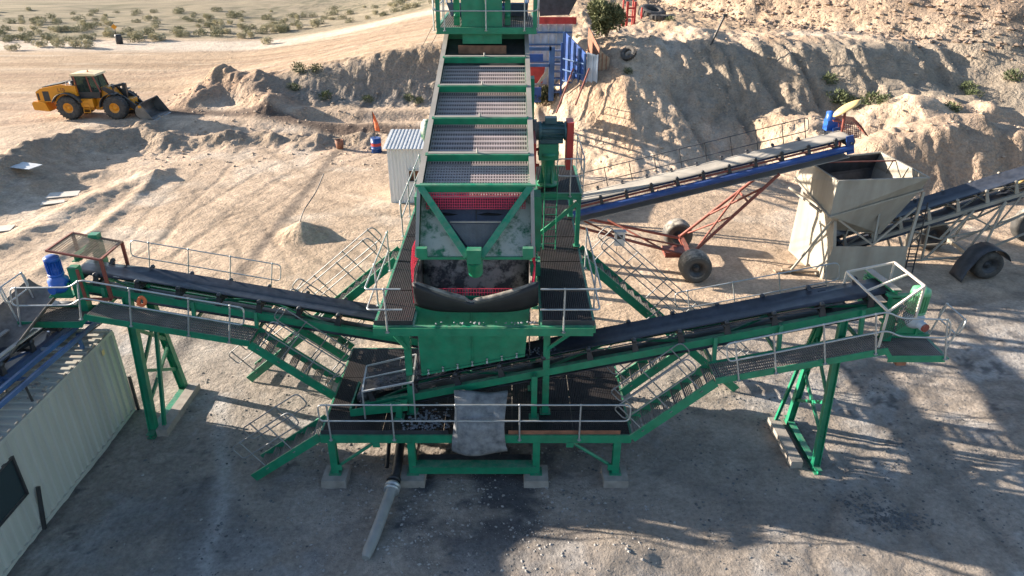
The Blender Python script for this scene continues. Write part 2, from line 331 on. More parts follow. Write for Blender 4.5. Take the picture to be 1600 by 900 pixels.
# what the ground is made of, place by place (pale sand, dark coaly fines, brown spoil, road, scrub)
tan = np.array([0.465, 0.358, 0.265]); grey = np.array([0.268, 0.245, 0.222]); dark = np.array([0.045, 0.046, 0.052]); brown = np.array([0.27, 0.185, 0.13])
pale = np.array([0.56, 0.49, 0.41]); scrub = np.array([0.27, 0.235, 0.165]); roadc = np.array([0.36, 0.262, 0.175]); gravel = np.array([0.34, 0.275, 0.21])
X1, Y1, Z1 = XX, YY, ZZ
def mixc(c, m, k): return c * (1 - m[..., None]) + k * m[..., None]
col = np.ones(XX.shape + (3,)) * tan
col = col * (1 + 0.28 * fbm(X1 / 4, Y1 / 4, 4))[..., None]
n2 = fbm(X1 / 1.6, Y1 / 1.6, 5, 0.6); n3 = fbm(X1 / 0.5, Y1 / 0.5, 4, 0.65)
col = mixc(col, 0.5 * S(0.1, 0.5, fbm(X1 / 3 + 9, Y1 / 3, 4)), pale)
yard = S(23.5, 20, Y1 + 3 * n2 - 0.22 * np.abs(X1)) ; yard = np.clip(yard, 0, 1)
col = mixc(col, 0.8 * yard, grey)
col = mixc(col, 0.55 * yard * S(0.05, 0.5, n2 + 0.4 * fbm(X1 / 5, Y1 / 5 + 30, 3)), np.array([0.44, 0.43, 0.42]))
pd = np.exp(-((X1 + 1.2) / 3.6) ** 4 - ((Y1 - 15.5) / 3.6) ** 4) * 0.8 + 0.5 * np.exp(-((X1 + 8) / 3.5) ** 2 - ((Y1 - 14) / 3) ** 2) + 0.35 * np.exp(-((X1 - 6) / 4) ** 2 - ((Y1 - 15) / 2.5) ** 2)
col = mixc(col, np.clip(pd * 1.15, 0, 0.92) * S(-0.45, 0.25, n2 + 0.5 * n3), dark * 1.3)
col = mixc(col, 0.7 * yard * S(0.36, 0.62, n3 + 0.5 * n2) * S(-0.15, 0.3, fbm(X1 / 4 + 77, Y1 / 4, 3)), dark)
col = mixc(col, 0.55 * np.exp(-(pdist(X1 + 0.3 * n2, Y1, PL([(352, 620), (345, 700), (352, 770), (325, 900)], 0)) / 0.22) ** 2), np.array([0.42, 0.41, 0.40]))
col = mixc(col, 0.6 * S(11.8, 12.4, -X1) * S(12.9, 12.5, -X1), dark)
hill = S(42, 46, Y1) * S(3, 6, X1)
col = mixc(col, 0.45 * hill * S(0.0, 0.5, n2), gravel); col = mixc(col, 0.55 * hill * S(0.15, 0.6, fbm(X1 / 3.5 + 5, Y1 / 9, 4)), np.array([0.36, 0.235, 0.15]))
bench = S(48.5, 50, Y1) * S(58, 56, Y1) * S(11, 15, X1); col = mixc(col, 0.75 * bench, np.array([0.26, 0.225, 0.18]) )
pl = S(33, 30, np.hypot(X1 - 50, Y1 - 86)); col = mixc(col, 0.9 * pl, np.array([0.30, 0.222, 0.162])); col = mixc(col, 0.6 * pl * S(0.0, 0.5, n2), np.array([0.19, 0.145, 0.115]))
lowm = S(37.5, 39, Y1) * S(17, 20, X1) * S(44, 41.5, Y1); col = mixc(col, 0.7 * lowm, np.array([0.30, 0.225, 0.17]))
bk = S(59, 60.5, Y1) * S(67, 64, Y1) * S(-28, -22, X1) * S(4, 0, X1); col = mixc(col, 0.75 * bk, np.array([0.26, 0.235, 0.21])); col = mixc(col, 0.8 * bk * S(0.1, 0.4, n3), np.array([0.09, 0.095, 0.09]))
bb = np.clip(np.exp(-(pdist(X1, Y1, BERM_A) / 1.8) ** 2) + np.exp(-(pdist(X1, Y1, BERM_B) / 1.5) ** 2), 0, 1); col = mixc(col, 0.7 * bb, np.array([0.27, 0.215, 0.165]))
ht = np.exp(-(pdist(X1, Y1, HUM) / 2.6) ** 2); col = mixc(col, 0.65 * ht, np.array([0.29, 0.20, 0.14]))
dt = np.exp(-(pdist(X1, Y1, PL([(262, 170), (330, 172), (430, 178), (520, 187), (660, 190)], 1.0)) / 0.9) ** 4); col = mixc(col, 0.85 * dt, np.array([0.085, 0.06, 0.05]))
rz = S(62, 70, Y1 + 0.35 * (X1 + 10) * (X1 < -10)) * S(5, 30, 95 - Y1 + 0 * X1 + 20); rz = S(60, 70, Y1) * S(104, 84, Y1 + 0.25 * X1)
far = S(60, 66, Y1); col = mixc(col, 0.75 * far * (1 - pl), roadc * 1.08)
st_ = S(0.0, 0.45, fbm(X1 / 30 + 3, Y1 / 1.6, 4, 0.6)); col = mixc(col, 0.6 * far * (1 - pl) * S(6, 0, X1) * st_, np.array([0.24, 0.165, 0.105]))
st2 = S(0.1, 0.4, fbm(X1 / 22 + 60, Y1 / 1.1, 4, 0.6)); col = mixc(col, 0.5 * far * (1 - pl) * S(6, 0, X1) * st2, np.array([0.50, 0.42, 0.33]))
band = S(84, 88, Y1 - 0.45 * (X1 + 30) * (X1 > -30)) * S(97, 92, Y1 - 0.45 * (X1 + 30) * (X1 > -30)) * S(3, -3, X1); col = mixc(col, 0.75 * band, pale)
for p in RTRK: col = mixc(col, 0.55 * np.exp(-(pdist(X1, Y1, p) / 0.8) ** 2), brown * 1.25)
e = Y1 - 0.45 * (X1 + 30) * (X1 > -30) + 2.5 * fbm(X1 / 6, Y1 / 6, 4)
sb = S(94.5, 97.5, e) * S(8, 0, X1 - 0.1 * (Y1 - 100)); col = mixc(col, 0.85 * sb, scrub); col = mixc(col, 0.75 * sb * S(-0.05, 0.25, fbm(X1 / 1.3, Y1 / 2.6, 4, 0.75)) * S(-0.35, 0.2, fbm(X1 / 14, Y1 / 10, 3)), np.array([0.125, 0.12, 0.075]))
col = mixc(col, 0.6 * sb * S(0.25, 0.6, fbm(X1 / 4 + 50, Y1 / 3, 4)), np.array([0.40, 0.33, 0.24]))
trk = np.zeros_like(X1)
for p in TRACKS: trk = trk + np.exp(-((pdist(X1, Y1, p) - 0.9) / 0.2) ** 2)
col = col * (1 - 0.20 * np.clip(trk, 0, 1))[..., None]
col = col * (1 + 0.30 * n3)[..., None]
col = np.clip(col, 0.012, 0.85)
ca = gm.color_attributes.new('soil', 'FLOAT_COLOR', 'POINT')
ca.data.foreach_set('color', np.concatenate([col, np.ones(col.shape[:2] + (1,))], -1).astype(np.float32).ravel())
m = bpy.data.materials.new('soil'); m.use_nodes = True; n = m.node_tree.nodes; l = m.node_tree.links; b = n['Principled BSDF']
b.inputs['Roughness'].default_value = 0.95; b.inputs['Specular IOR Level'].default_value = 0.15
va = n.new('ShaderNodeVertexColor'); va.layer_name = 'soil'; geo = n.new('ShaderNodeNewGeometry')
def noise(sc_, det, ro=0.6):
    t = n.new('ShaderNodeTexNoise'); t.inputs['Scale'].default_value = sc_; t.inputs['Detail'].default_value = det; t.inputs['Roughness'].default_value = ro; l.new(geo.outputs['Position'], t.inputs['Vector']); return t
na = noise(7, 10, 0.72); mr = n.new('ShaderNodeMapRange'); mr.inputs[1].default_value = 0.3; mr.inputs[2].default_value = 0.7; mr.inputs[3].default_value = 0.68; mr.inputs[4].default_value = 1.28; l.new(na.outputs['Fac'], mr.inputs[0])
vm = n.new('ShaderNodeVectorMath'); vm.operation = 'SCALE'; l.new(va.outputs[0], vm.inputs[0]); l.new(mr.outputs[0], vm.inputs['Scale'])
vo = n.new('ShaderNodeTexVoronoi'); vo.inputs['Scale'].default_value = 11; l.new(geo.outputs['Position'], vo.inputs['Vector'])
m3 = n.new('ShaderNodeMapRange'); m3.inputs[1].default_value = 0.10; m3.inputs[2].default_value = 0.22; m3.inputs[3].default_value = 1; m3.inputs[4].default_value = 0; l.new(vo.outputs['Distance'], m3.inputs[0])
nb = noise(1.1, 4); m4 = n.new('ShaderNodeMapRange'); m4.inputs[1].default_value = 0.5; m4.inputs[2].default_value = 0.62; l.new(nb.outputs['Fac'], m4.inputs[0])
mm = n.new('ShaderNodeMath'); mm.operation = 'MULTIPLY'; l.new(m3.outputs[0], mm.inputs[0]); l.new(m4.outputs[0], mm.inputs[1])
mm2 = n.new('ShaderNodeMath'); mm2.operation = 'MULTIPLY'; mm2.inputs[1].default_value = 0.6; l.new(mm.outputs[0], mm2.inputs[0])
mx = n.new('ShaderNodeMix'); mx.data_type = 'RGBA'; l.new(mm2.outputs[0], mx.inputs[0]); l.new(vm.outputs[0], mx.inputs[6]); mx.inputs[7].default_value = (0.11, 0.10, 0.095, 1)
l.new(mx.outputs[2], b.inputs['Base Color'])
nc = noise(2.2, 12, 0.68); bp = n.new('ShaderNodeBump'); bp.inputs['Strength'].default_value = 1.0; bp.inputs['Distance'].default_value = 0.15
ad = n.new('ShaderNodeMath'); ad.operation = 'ADD'; l.new(nc.outputs['Fac'], ad.inputs[0])
m5 = n.new('ShaderNodeMath'); m5.operation = 'MULTIPLY'; m5.inputs[1].default_value = 0.15; l.new(mm.outputs[0], m5.inputs[0]); l.new(m5.outputs[0], ad.inputs[1])
sx = n.new('ShaderNodeSeparateXYZ'); l.new(geo.outputs['Normal'], sx.inputs[0]); m6 = n.new('ShaderNodeMapRange'); m6.inputs[1].default_value = 0.97; m6.inputs[2].default_value = 0.80; m6.inputs[3].default_value = 0; m6.inputs[4].default_value = 0.9; l.new(sx.outputs['Z'], m6.inputs[0])
v2 = n.new('ShaderNodeTexVoronoi'); v2.inputs['Scale'].default_value = 2.6; v2.inputs['Randomness'].default_value = 1; nw = noise(1.5, 5); vx = n.new('ShaderNodeVectorMath'); vx.operation = 'ADD'; l.new(geo.outputs['Position'], vx.inputs[0]); l.new(nw.outputs['Color'], vx.inputs[1]); l.new(vx.outputs[0], v2.inputs['Vector'])
m7 = n.new('ShaderNodeMath'); m7.operation = 'MULTIPLY'; l.new(v2.outputs['Distance'], m7.inputs[0]); l.new(m6.outputs[0], m7.inputs[1]); ad2 = n.new('ShaderNodeMath'); ad2.operation = 'SUBTRACT'; l.new(ad.outputs[0], ad2.inputs[0]); l.new(m7.outputs[0], ad2.inputs[1])
l.new(ad2.outputs[0], bp.inputs['Height']); l.new(bp.outputs[0], b.inputs['Normal'])
gm.materials.append(m); go = bpy.data.objects.new('ground', gm); C.objects.link(go); go['kind'] = 'structure'
# ------------------------------------------------------------------ shared pieces of steelwork
def rails(parent, pts, up=(0, 0, 1), h=1.08, mid=0.55, posts=(), loop=(True, True), r=0.024, m=None, base=0.0):
    """handrail along base points; posts = list of (t in path length units 0..1); returns nothing"""
    m = m or GZ; pts = [Vector(p) for p in pts]; up = Vector(up).normalized()
    top = [p + up * h for p in pts]; md = [p + up * mid for p in pts]
    path = list(top)
    mb = MB()
    if loop[0] and loop[1]:
        ring = [lerp(top[0], md[0], 0.5)] + top + list(reversed(md)) + [lerp(top[0], md[0], 0.5)]
        mb.tube(round_path(ring, 0.17), r, 6)
    else:
        pa = list(top); pb = list(md)
        if loop[1]: chain = pa + list(reversed(pb)); mb.tube(round_path(chain, 0.17), r, 6)
        elif loop[0]: chain = list(reversed(pa)) + pb; mb.tube(round_path(chain, 0.17), r, 6)
        else:
            mb.tube(round_path(pa, 0.12), r, 6); mb.build('handrail', m, parent); mb = MB(); mb.tube(round_path(pb, 0.12), r, 6)
    mb.build('handrail', m, parent)
    L = [0]
    for a, b in zip(pts[:-1], pts[1:]): L.append(L[-1] + (b - a).length)
    for t in posts:
        d = t * L[-1]
        for k in range(len(pts) - 1):
            if d <= L[k + 1] + 1e-6: break
        p = lerp(pts[k], pts[k + 1], (d - L[k]) / max(1e-6, L[k + 1] - L[k]))
        pm = MB(); pm.tube([p - up * (0.10 - base), p + up * h], r * 1.05, 6); pm.tube([p - up * 0.10, p - up * 0.085], 0.06, 8)
        pm.lathe(p + up * (h - 0.02), up, [(0, 0.001), (0, 0.034), (0.04, 0.034), (0.05, 0.001)], 8)
        pm.build('handrail_post', m, parent)
def grating(parent, a, b, wv, m=None, pitch=0.052, name='deck_grating', cross=0.55):
    """bearing bars across the walkway from a to b, wv = width vector"""
    m = m or GR; a = Vector(a); b = Vector(b); wv = Vector(wv); d = (b - a); L = d.length; d.normalize(); up = d.cross(wv).normalized()
    if up.z < 0: up = -up
    mb = MB(); n = int(L / pitch)
    for i in range(n):
        p = a + d * ((i + 0.5) * L / n) - up * 0.030; mb.beam(p + wv * 0.005, p + wv * 0.995, 0.036 if m is GR else 0.026, 0.05, up)
    k = max(2, int(wv.length / (0.075 if m is GR else 0.12)))
    for j in range(k):
        o = wv * ((j + 0.5) / k) - up * 0.032; mb.beam(a + o, b + o, 0.012, 0.046, up)
    return mb.build(name, m, parent)
def staircase(loc_label, foot, head, wv, rail_sides=(True, True), m_tread=None, group='steel staircases of the plant', posts=(0.12, 0.5, 0.88), treads=None, kick=True, h=1.0, rail_gap=0.0):
    foot = Vector(foot); head = Vector(head); wv = Vector(wv)
    t = thing('staircase', (foot.x, foot.y, foot.z), loc_label, 'staircase', group)
    d = (head - foot); dn = d.normalized(); up = wv.normalized().cross(dn); up = up if up.z > 0 else -up
    for k in (0, 1):
        o = wv * k
        s = MB(); s.beam(foot + o, head + o, 0.05, 0.26, up); s.build('stringer', G_, t)
    n = treads or max(4, int(abs(d.z) / 0.23)); hd = Vector((d.x, d.y, 0)).normalized()
    for i in range(n):
        p = foot + d * ((i + 0.7) / n); q = MB()
        for j in range(5): c = p + hd * (-0.10 + j * 0.05); q.beam(c + wv * 0.035, c + wv * 0.965, 0.022, 0.035)
        q.beam(p + hd * -0.13 + wv * 0.035, p + hd * -0.13 + wv * 0.965, 0.012, 0.05)
        q.build('tread', m_tread or GL, t)
    for k in (0, 1):
        if rail_sides[k]:
            o = wv * k + up * 0.13; rails(t, [foot + o + dn * 0.25, head + o - dn * 0.1], up, h, h * 0.52, posts, r=0.019, m=SR)
    return t
def idler(mb_parent, M, half, z0, z1, m=None, big=1.0):
    mb = MB(M)
    for s in (-1, 1):
        mb.hexa([(-0.09, s * half - 0.03, z0), (0.09, s * half - 0.03, z0), (0.09, s * half + 0.03, z0), (-0.09, s * half + 0.03, z0),
                 (-0.045, s * half - 0.03, z1 + 0.1), (0.045, s * half - 0.03, z1 + 0.1), (0.045, s * half + 0.03, z1 + 0.1), (-0.045, s * half + 0.03, z1 + 0.1)])
        mb.lathe((0, s * (half - 0.035), z1 + 0.08), (0, s, 0), [(0, 0.0), (0, 0.068), (0.09, 0.068), (0.09, 0.0)], 10)
        mb.beam((0, s * half, z1 + 0.06), (0, s * half * 0.42, z1 - 0.13), 0.10, 0.10)
    mb.beam((0, -half * 0.42, z1 - 0.13), (0, half * 0.42, z1 - 0.13), 0.10, 0.10)
    mb.beam((0, -half, z0 + 0.04), (0, half, z0 + 0.04), 0.07, 0.06)
    return mb.build('idler', m or DS, mb_parent)
def conveyor_body(t, tail, head, half=0.5, st_h=0.22, st_m=None, lift=0.28, belt_half=0.43, idlers=9, belt_m=None, brace=True, ibelt0=0.0, flat_from=None, pul=0.2, idm=None, dusty=None, st_ext=(0, 0), st_tube=False):
    """stringers, troughed belt, return belt, idlers and pulleys between two stringer-level centre points"""
    st_m = st_m or G_; belt_m = belt_m or BT; tail = Vector(tail); head = Vector(head); d = head - tail; L = d.length
    xa_ = d.normalized(); za = Vector((0, 0, 1)); ya_ = za.cross(xa_).normalized(); za = xa_.cross(ya_)
    M = Matrix(((xa_.x, ya_.x, za.x, tail.x), (xa_.y, ya_.y, za.y, tail.y), (xa_.z, ya_.z, za.z, tail.z), (0, 0, 0, 1)))
    for s in (-1, 1):
        q = MB(M)
        if st_tube: q.tube([(0 - st_ext[0], s * (half + 0.05), 0), (L + st_ext[1], s * (half + 0.05), 0)], st_h / 2, 10)
        else:
            y0 = s * (half + 0.03)
            q.box(-st_ext[0], L + st_ext[1], y0 - 0.012, y0 + 0.012, -st_h + 0.014, -0.012)
            yy = y0 - s * 0.055
            q.box(-st_ext[0], L + st_ext[1], yy - 0.07, yy + 0.07, -0.012, 0.0); q.box(-st_ext[0], L + st_ext[1], yy - 0.07, yy + 0.07, -st_h, -st_h + 0.013)
        q.build('stringer', st_m, t)
    if brace:
        n = max(3, int(L / 2.2))
        for i in range(n):
            q = MB(M); a = L * i / n; b = L * (i + 1) / n; s = 1 if i % 2 else -1
            q.beam((a, s * half * 0.94, -st_h * 0.5), (b, -s * half * 0.94, -st_h * 0.5), 0.06, 0.07); q.build('brace', st_m, t)
    # troughed carrying belt
    bh = belt_half; prof = [(-bh, lift + 0.11), (-bh * 0.40, lift - 0.03), (bh * 0.40, lift - 0.03), (bh, lift + 0.11)]
    seg = 14; grid = []
    for i in range(seg + 1):
        x = 0.05 + (L - 0.1) * i / seg; f = 1.0
        if flat_from is not None and x > flat_from: f = max(0.0, 1 - (x - flat_from) / 1.0)
        row = []
        for (yy, zz) in prof: row.append(M @ Vector((x, yy * (1.0), (lift - 0.03) + (zz - lift + 0.03) * f + (0.05 * (1 - f)))))
        grid.append(row)
    # belt wraps the head pulley
    hr_ = pul; hz = lift + 0.02 - hr_
    for k in range(1, 7):
        a = math.pi / 2 - k * math.pi / 6
        row = []
        for (yy, zz) in prof: row.append(M @ Vector((L - 0.05 + hr_ * math.cos(a), yy, hz + hr_ * math.sin(a))))
        grid.append(row)
    c = MB(); c.sheet(grid, 0.03); c.build('carrying_belt', belt_m, t)
    q = MB(M); q.box(0.1, L - 0.1, -bh, bh, -st_h - 0.16, -st_h - 0.13); q.build('return_belt', belt_m, t)
    for i in range(idlers):
        x = 0.35 + (L - 1.0) * i / max(1, idlers - 1); idler(t, M @ Matrix.Translation((x, 0, 0)), half - 0.01, 0.0, lift, idm)
    q = MB(M); q.lathe((L - 0.05, -bh, hz), (0, 1, 0), [(0, 0.0), (0, hr_ - 0.02), (2 * bh, hr_ - 0.02), (2 * bh, 0)], 18); q.tube([(L - 0.05, -bh - 0.25, hz), (L - 0.05, bh + 0.25, hz)], 0.05, 8); q.build('head_pulley', DS, t)
    q = MB(M); q.lathe((0.05, -bh, hz), (0, 1, 0), [(0, 0.0), (0, hr_ - 0.03), (2 * bh, hr_ - 0.03), (2 * bh, 0)], 18); q.tube([(0.05, -bh - 0.2, hz), (0.05, bh + 0.2, hz)], 0.04, 8); q.build('tail_pulley', DS, t)
    return M, L
def column(parent, a, b, s=0.2, name='leg', m=None):
    q = MB(); a = Vector(a); b = Vector(b); q.ibeam(a + Vector((0, 0, 0.02)), b, s, s, (0, 1, 0)); q.box(a.x - s * 0.85, a.x + s * 0.85, a.y - s * 0.85, a.y + s * 0.85, a.z, a.z + 0.022)
    return q.build(name, m or G_, parent)
def mesh_panel(mb, o, u, v, pu_=0.075, th=0.016, frame=0.0):
    o = Vector(o); u = Vector(u); v = Vector(v); nu = max(2, int(u.length / pu_)); nv = max(2, int(v.length / pu_)); nn = u.cross(v).normalized()
    for i in range(nu + 1): p = o + u * (i / nu); mb.beam(p, p + v, th, th, nn)
    for j in range(nv + 1): p = o + v * (j / nv) + nn * th * 0.6; mb.beam(p, p + u, th, th, nn)
    return mb

SR = mat('shaded_galvanised_steel', (0.24, 0.25, 0.26), 0.55, 0.5, var=0.2)  # galvanised steel again, darker: shade on the stair rails put into the colour
# ------------------------------------------------------------------ lower service platform
PX0, PX1, PY0, PY1, PZ = -5.28, 3.28, 15.4, 19.9, 1.62
t = thing('service_platform', ((PX0 + PX1) / 2, (PY0 + PY1) / 2, 0), 'low green platform with dark grating floor on concrete blocks, front of the plant', 'platform')
q = MB(); q.beam((PX0, PY0, PZ - 0.13), (PX1, PY0, PZ - 0.13), 0.05, 0.26)
q.build('edge_beam', G_, t)
q = MB(); q.beam((PX0, PY1, PZ - 0.13), (PX1, PY1, PZ - 0.13), 0.05, 0.26); q.build('edge_beam', G_, t)
for x in (PX0, PX1): q = MB(); q.beam((x, PY0 + 0.03, PZ - 0.132), (x, PY1 - 0.03, PZ - 0.132), 0.05, 0.255); q.build('edge_beam', G_, t)
for x in (-2.8, 0.68): q = MB(); q.beam((x, PY0 + 0.03, PZ - 0.17), (x, PY1 - 0.03, PZ - 0.17), 0.1, 0.18); q.build('cross_beam', G_, t)
q = MB(); q.beam((PX0 + .03, 17.6, PZ - 0.18), (PX1 - .03, 17.6, PZ - 0.18), 0.08, 0.16); q.build('cross_beam', G_, t)
xs_ = [PX0 + 0.03, -3.6, -1.9, 0.0, 1.7, PX1 - 0.03]
for a, b in zip(xs_[:-1], xs_[1:]):
    for (y0, y1) in ((PY0 + 0.03, 16.5), (16.51, 18.2), (18.21, PY1 - 0.03)):
        grating(t, (a + 0.005, y0, PZ), (b - 0.005, y0, PZ), (0, y1 - y0, 0))
q = MB(); q.box(PX0 + 0.02, -1.75, PY0 + 0.028, PY0 + 0.04, PZ, PZ + 0.13); q.build('toe_board', DS, t)
q = MB(); q.box(-0.1, PX1 - 0.3, PY0 + 0.028, PY0 + 0.04, PZ, PZ + 0.13); q.build('toe_board', RU, t)
for x in (-5.0, -2.8, 0.68, 2.92):
    column(t, (x, 15.47, 0.26), (x, 15.47, PZ - 0.262), 0.2)
    column(t, (x, 19.6, 0.26), (x, 19.6, PZ - 0.262), 0.2)
for (a, b) in (((-3.75, 15.47, 1.36), (-4.88, 15.47, 0.5)), ((1.6, 15.47, 1.36), (2.78, 15.47, 0.5))):
    q = MB(); q.tube([a, b], 0.05, 8); q.box(b[0] - 0.09, b[0] + 0.09, 15.36, 15.372, b[2] - 0.1, b[2] + 0.1); q.box(a[0] - 0.1, a[0] + 0.1, 15.36, 15.372, a[2] - 0.14, a[2] + 0.02); q.build('brace', G_, t)
q = MB(); q.box(-2.78, 0.66, 15.36, 15.56, 0.27, 0.53); q.box(-2.78, 0.66, 15.30, 15.62, 0.533, 0.555); q.build('sill_beam', G_, t)
q = MB(); q.box(-2.68, 0.56, 15.62, 15.9, 0.50, 0.52); q.build('sill_plate', DS, t)
for (x0, x1) in ((-2.75, -2.72), (0.6, 0.63)): q = MB(); q.box(x0, x1, 15.57, 19.4, 0.36, 0.62); q.build('side_beam', DS, t)
rails(t, [(PX0 + 0.08, 15.33, PZ - 0.02), (PX1 - 0.10, 15.33, PZ - 0.02)], posts=(0.02, 0.135, 0.325, 0.50, 0.665, 0.805, 0.955)[:0] + (0.028, 0.235, 0.44, 0.645, 0.84) + (0.97,)[:0], h=1.08)
# back-left corner rails with a chain opening
for i, x in enumerate((-5.0, -2.8, 0.68, 2.92)):
    for j, y in enumerate((15.42, 19.6)):
        q = MB(); q.hexa([(x - 0.36, y - 0.36, -0.25), (x + 0.36, y - 0.36, -0.25), (x + 0.36, y + 0.36, -0.25), (x - 0.36, y + 0.36, -0.25), (x - 0.34, y - 0.34, 0.255), (x + 0.34, y - 0.34, 0.255), (x + 0.34, y + 0.34, 0.255), (x - 0.34, y + 0.34, 0.255)])
        wh = (('leftmost front leg of the low platform', 'second front leg of the low platform from the left', 'third front leg of the low platform from the left', 'rightmost front leg of the low platform')[i] if j == 0 else ('back left leg of the low platform', 'second back leg of the low platform', 'third back leg of the low platform', 'back right leg of the low platform')[i])
        single(q, 'concrete_footing', CN, 'concrete block under the ' + wh, 'footing', 'concrete footings of the low platform')
# grey rubber sheet hanging over the front of the platform
g = []
for i in range(19):
    s = i / 18; row = []
    for j in range(9):
        u_ = j / 8; x = -1.62 + 1.46 * u_ + 0.05 * math.sin(5 * s + 2 * u_)
        if s < 0.5: y = 16.15 - (16.15 - 15.36) * (s / 0.5); z = 2.55 - 0.6 * (s / 0.5) ** 1.4
        else: y = 15.36 - 0.04 * math.sin((s - 0.5) * 6); z = 1.95 - 0.95 * (s - 0.5) / 0.5
        row.append((x, y - 0.05 * math.sin(u_ * math.pi * 2) * s - 0.09 * math.sin(u_ * math.pi) * s, z + 0.05 * math.sin(u_ * math.pi * 2 + 0.8) * (1 - s) + (0.10 * (1 - math.sin(u_ * math.pi)) * (s > 0.9))))
    g.append(row)
q = MB(); q.sheet(g, 0.03); single(q, 'rubber_sheet', GS, 'dusty grey rubber sheet draped over the front edge of the low platform', 'rubber sheet')

# ------------------------------------------------------------------ raised walkways round the screen
UZ = 5.06; t = thing('raised_walkway', (-0.73, 21, PZ), 'raised green steel frame with dark grating walkways down both sides of the screen', 'walkway')
q = MB(); q.ibeam((-3.50, 15.42, UZ - 0.12), (2.05, 15.42, UZ - 0.12), 0.12, 0.24); q.box(-3.5, 2.05, 15.30, 15.315, UZ - 0.22, UZ + 0.0); q.build('front_beam', G_, t)
for (x0, x1) in ((-3.50, -2.52), (0.76, 2.10)):
    for x in (x0, x1): q = MB(); q.beam((x, 15.50, UZ - 0.14), (x, 27.0, UZ - 0.14), 0.07, 0.22); q.build('side_beam', G_, t)
    y = 15.52
    for k in range(6):
        y2 = y + 1.91; q = grating(t, (x0 + 0.03, y, UZ), (x1 - 0.03, y, UZ), (0, y2 - y - 0.03, 0)); y = y2
    q = MB(); q.box(x0, x1, 15.475, 15.487, UZ - 0.02, UZ + 0.13); q.build('toe_board', DS, t)
for x in (-2.86, 0.95):
    for y in (16.45, 19.6, 25.5):
        column(t, (x, y, PZ if y < 20 else 0.1), (x, y, UZ - 0.25), 0.18, 'column')
for s_, x in ((-1, -3.35), (1, 1.9)):
    q = MB(); q.beam((x, 16.0, UZ - 0.27), (-2.86 if s_ < 0 else 0.95, 16.4, UZ - 1.3), 0.09, 0.09); q.build('brace', G_, t)
# front and side rails
rails(t, [(-2.72, 15.28, UZ), (-3.60, 15.28, UZ), (-3.62, 19.0, UZ)], posts=(0.09, 0.5, 0.97), h=1.12, loop=(False, False))
rails(t, [(-3.60, 21.4, UZ), (-3.60, 26.8, UZ)], posts=(0.02, 0.35, 0.68, 0.98), h=1.12, loop=(True, True))
rails(t, [(0.70, 15.28, UZ), (2.18, 15.28, UZ), (2.18, 19.2, UZ)], posts=(0.11, 0.5, 0.97), h=1.12, loop=(False, False))

# ------------------------------------------------------------------ discharge chute under the screen
t = thing('discharge_chute', (-1.05, 17.6, 3.4), 'big square green steel chute under the front lip of the screen, streaked with mud inside', 'chute')
bl = at(659, 586, Y=16.32); br_ = at(820, 556, Y=16.32); x0, x1 = -2.56, 0.50
q = MB(); q.prism([bl, br_, (x1, 16.32, 5.45), (x0, 16.32, 5.45)], (0, 0.02, 0)); q.build('front_plate', G_, t)
q = MB(); q.beam(((bl.x + br_.x) / 2, 16.30, (bl.z + br_.z) / 2 + 0.01), (-1.08, 16.30, 5.4), 0.018, 0.035, (0, 1, 0)); q.build('rib', G_, t)
q = MB(); q.beam(bl + Vector((0, -0.02, 0.03)), br_ + Vector((0, -0.02, 0.03)), 0.035, 0.06); q.build('bottom_flange', G_, t)
for k in range(7):
    p = lerp(bl, br_, 0.07 + k * 0.142) + Vector((0, -0.045, 0.07)); q = MB(); q.lathe(p + Vector((0, 0, -0.05)), (0, 0, 1), [(0, 0), (0, 0.035), (0.03, 0.035), (0.035, 0.018), (0.12, 0.018), (0.125, 0.03), (0.15, 0.03), (0.15, 0)], 8); q.build('bolt', GZ, t)
for (x, z) in ((x0 + 0.01, bl.z), (x1 - 0.01, br_.z)):
    q = MB(); q.prism([(x, 16.34, z), (x, 18.6, z + 0.1), (x, 18.6, 5.98), (x, 16.34, 5.75)], (0.02 if x < 0 else -0.02, 0, 0)); q.build('side_plate', MU, t)
q = MB(); q.prism([(x0 + 0.03, 18.6, 3.6), (x1 - 0.03, 18.6, 3.6), (x1 - 0.03, 18.6, 6.9), (x0 + 0.03, 18.6, 6.9)], (0, 0.02, 0)); q.build('back_plate', MU, t)
g = [[(x0 + 0.05 + (x1 - x0 - 0.1) * j / 6, 18.55 - 1.4 * i / 6, 6.3 - 2.4 * (i / 6) ** 1.1) for j in range(7)] for i in range(7)]
q = MB(); q.sheet(g, 0.02); q.build('mud_lined_slope', MU, t)
q = MB(); q.beam((-1.08, 18.5, 6.25), (-1.08, 17.2, 3.95), 0.03, 0.05); q.build('slope_seam', DS, t)
q = MB(); mesh_panel(q, (-2.15, 16.36, 5.42), (2.15, 0, 0), (0, 0.05, 0.20), 0.07); q.build('red_guard_mesh', RM, t)
for s_, x in ((-1, x0 - 0.10), (1, x1 + 0.09)):
    q = MB()
    P_ = [(x + 0.09 * s_ * -1, 16.2, 5.9), (x, 16.8, 6.15), (x - 0.03 * s_ * -1, 17.4, 6.35), (x + 0.1 * s_ * -1, 17.95, 6.6)]
    for a, b in zip(P_[:-1], P_[1:]): mesh_panel(q, Vector(a) - Vector((0, 0, 0.6)), Vector(b) - Vector(a), (0, 0, 0.6), 0.07)
    q.build('red_guard_mesh', RM, t)
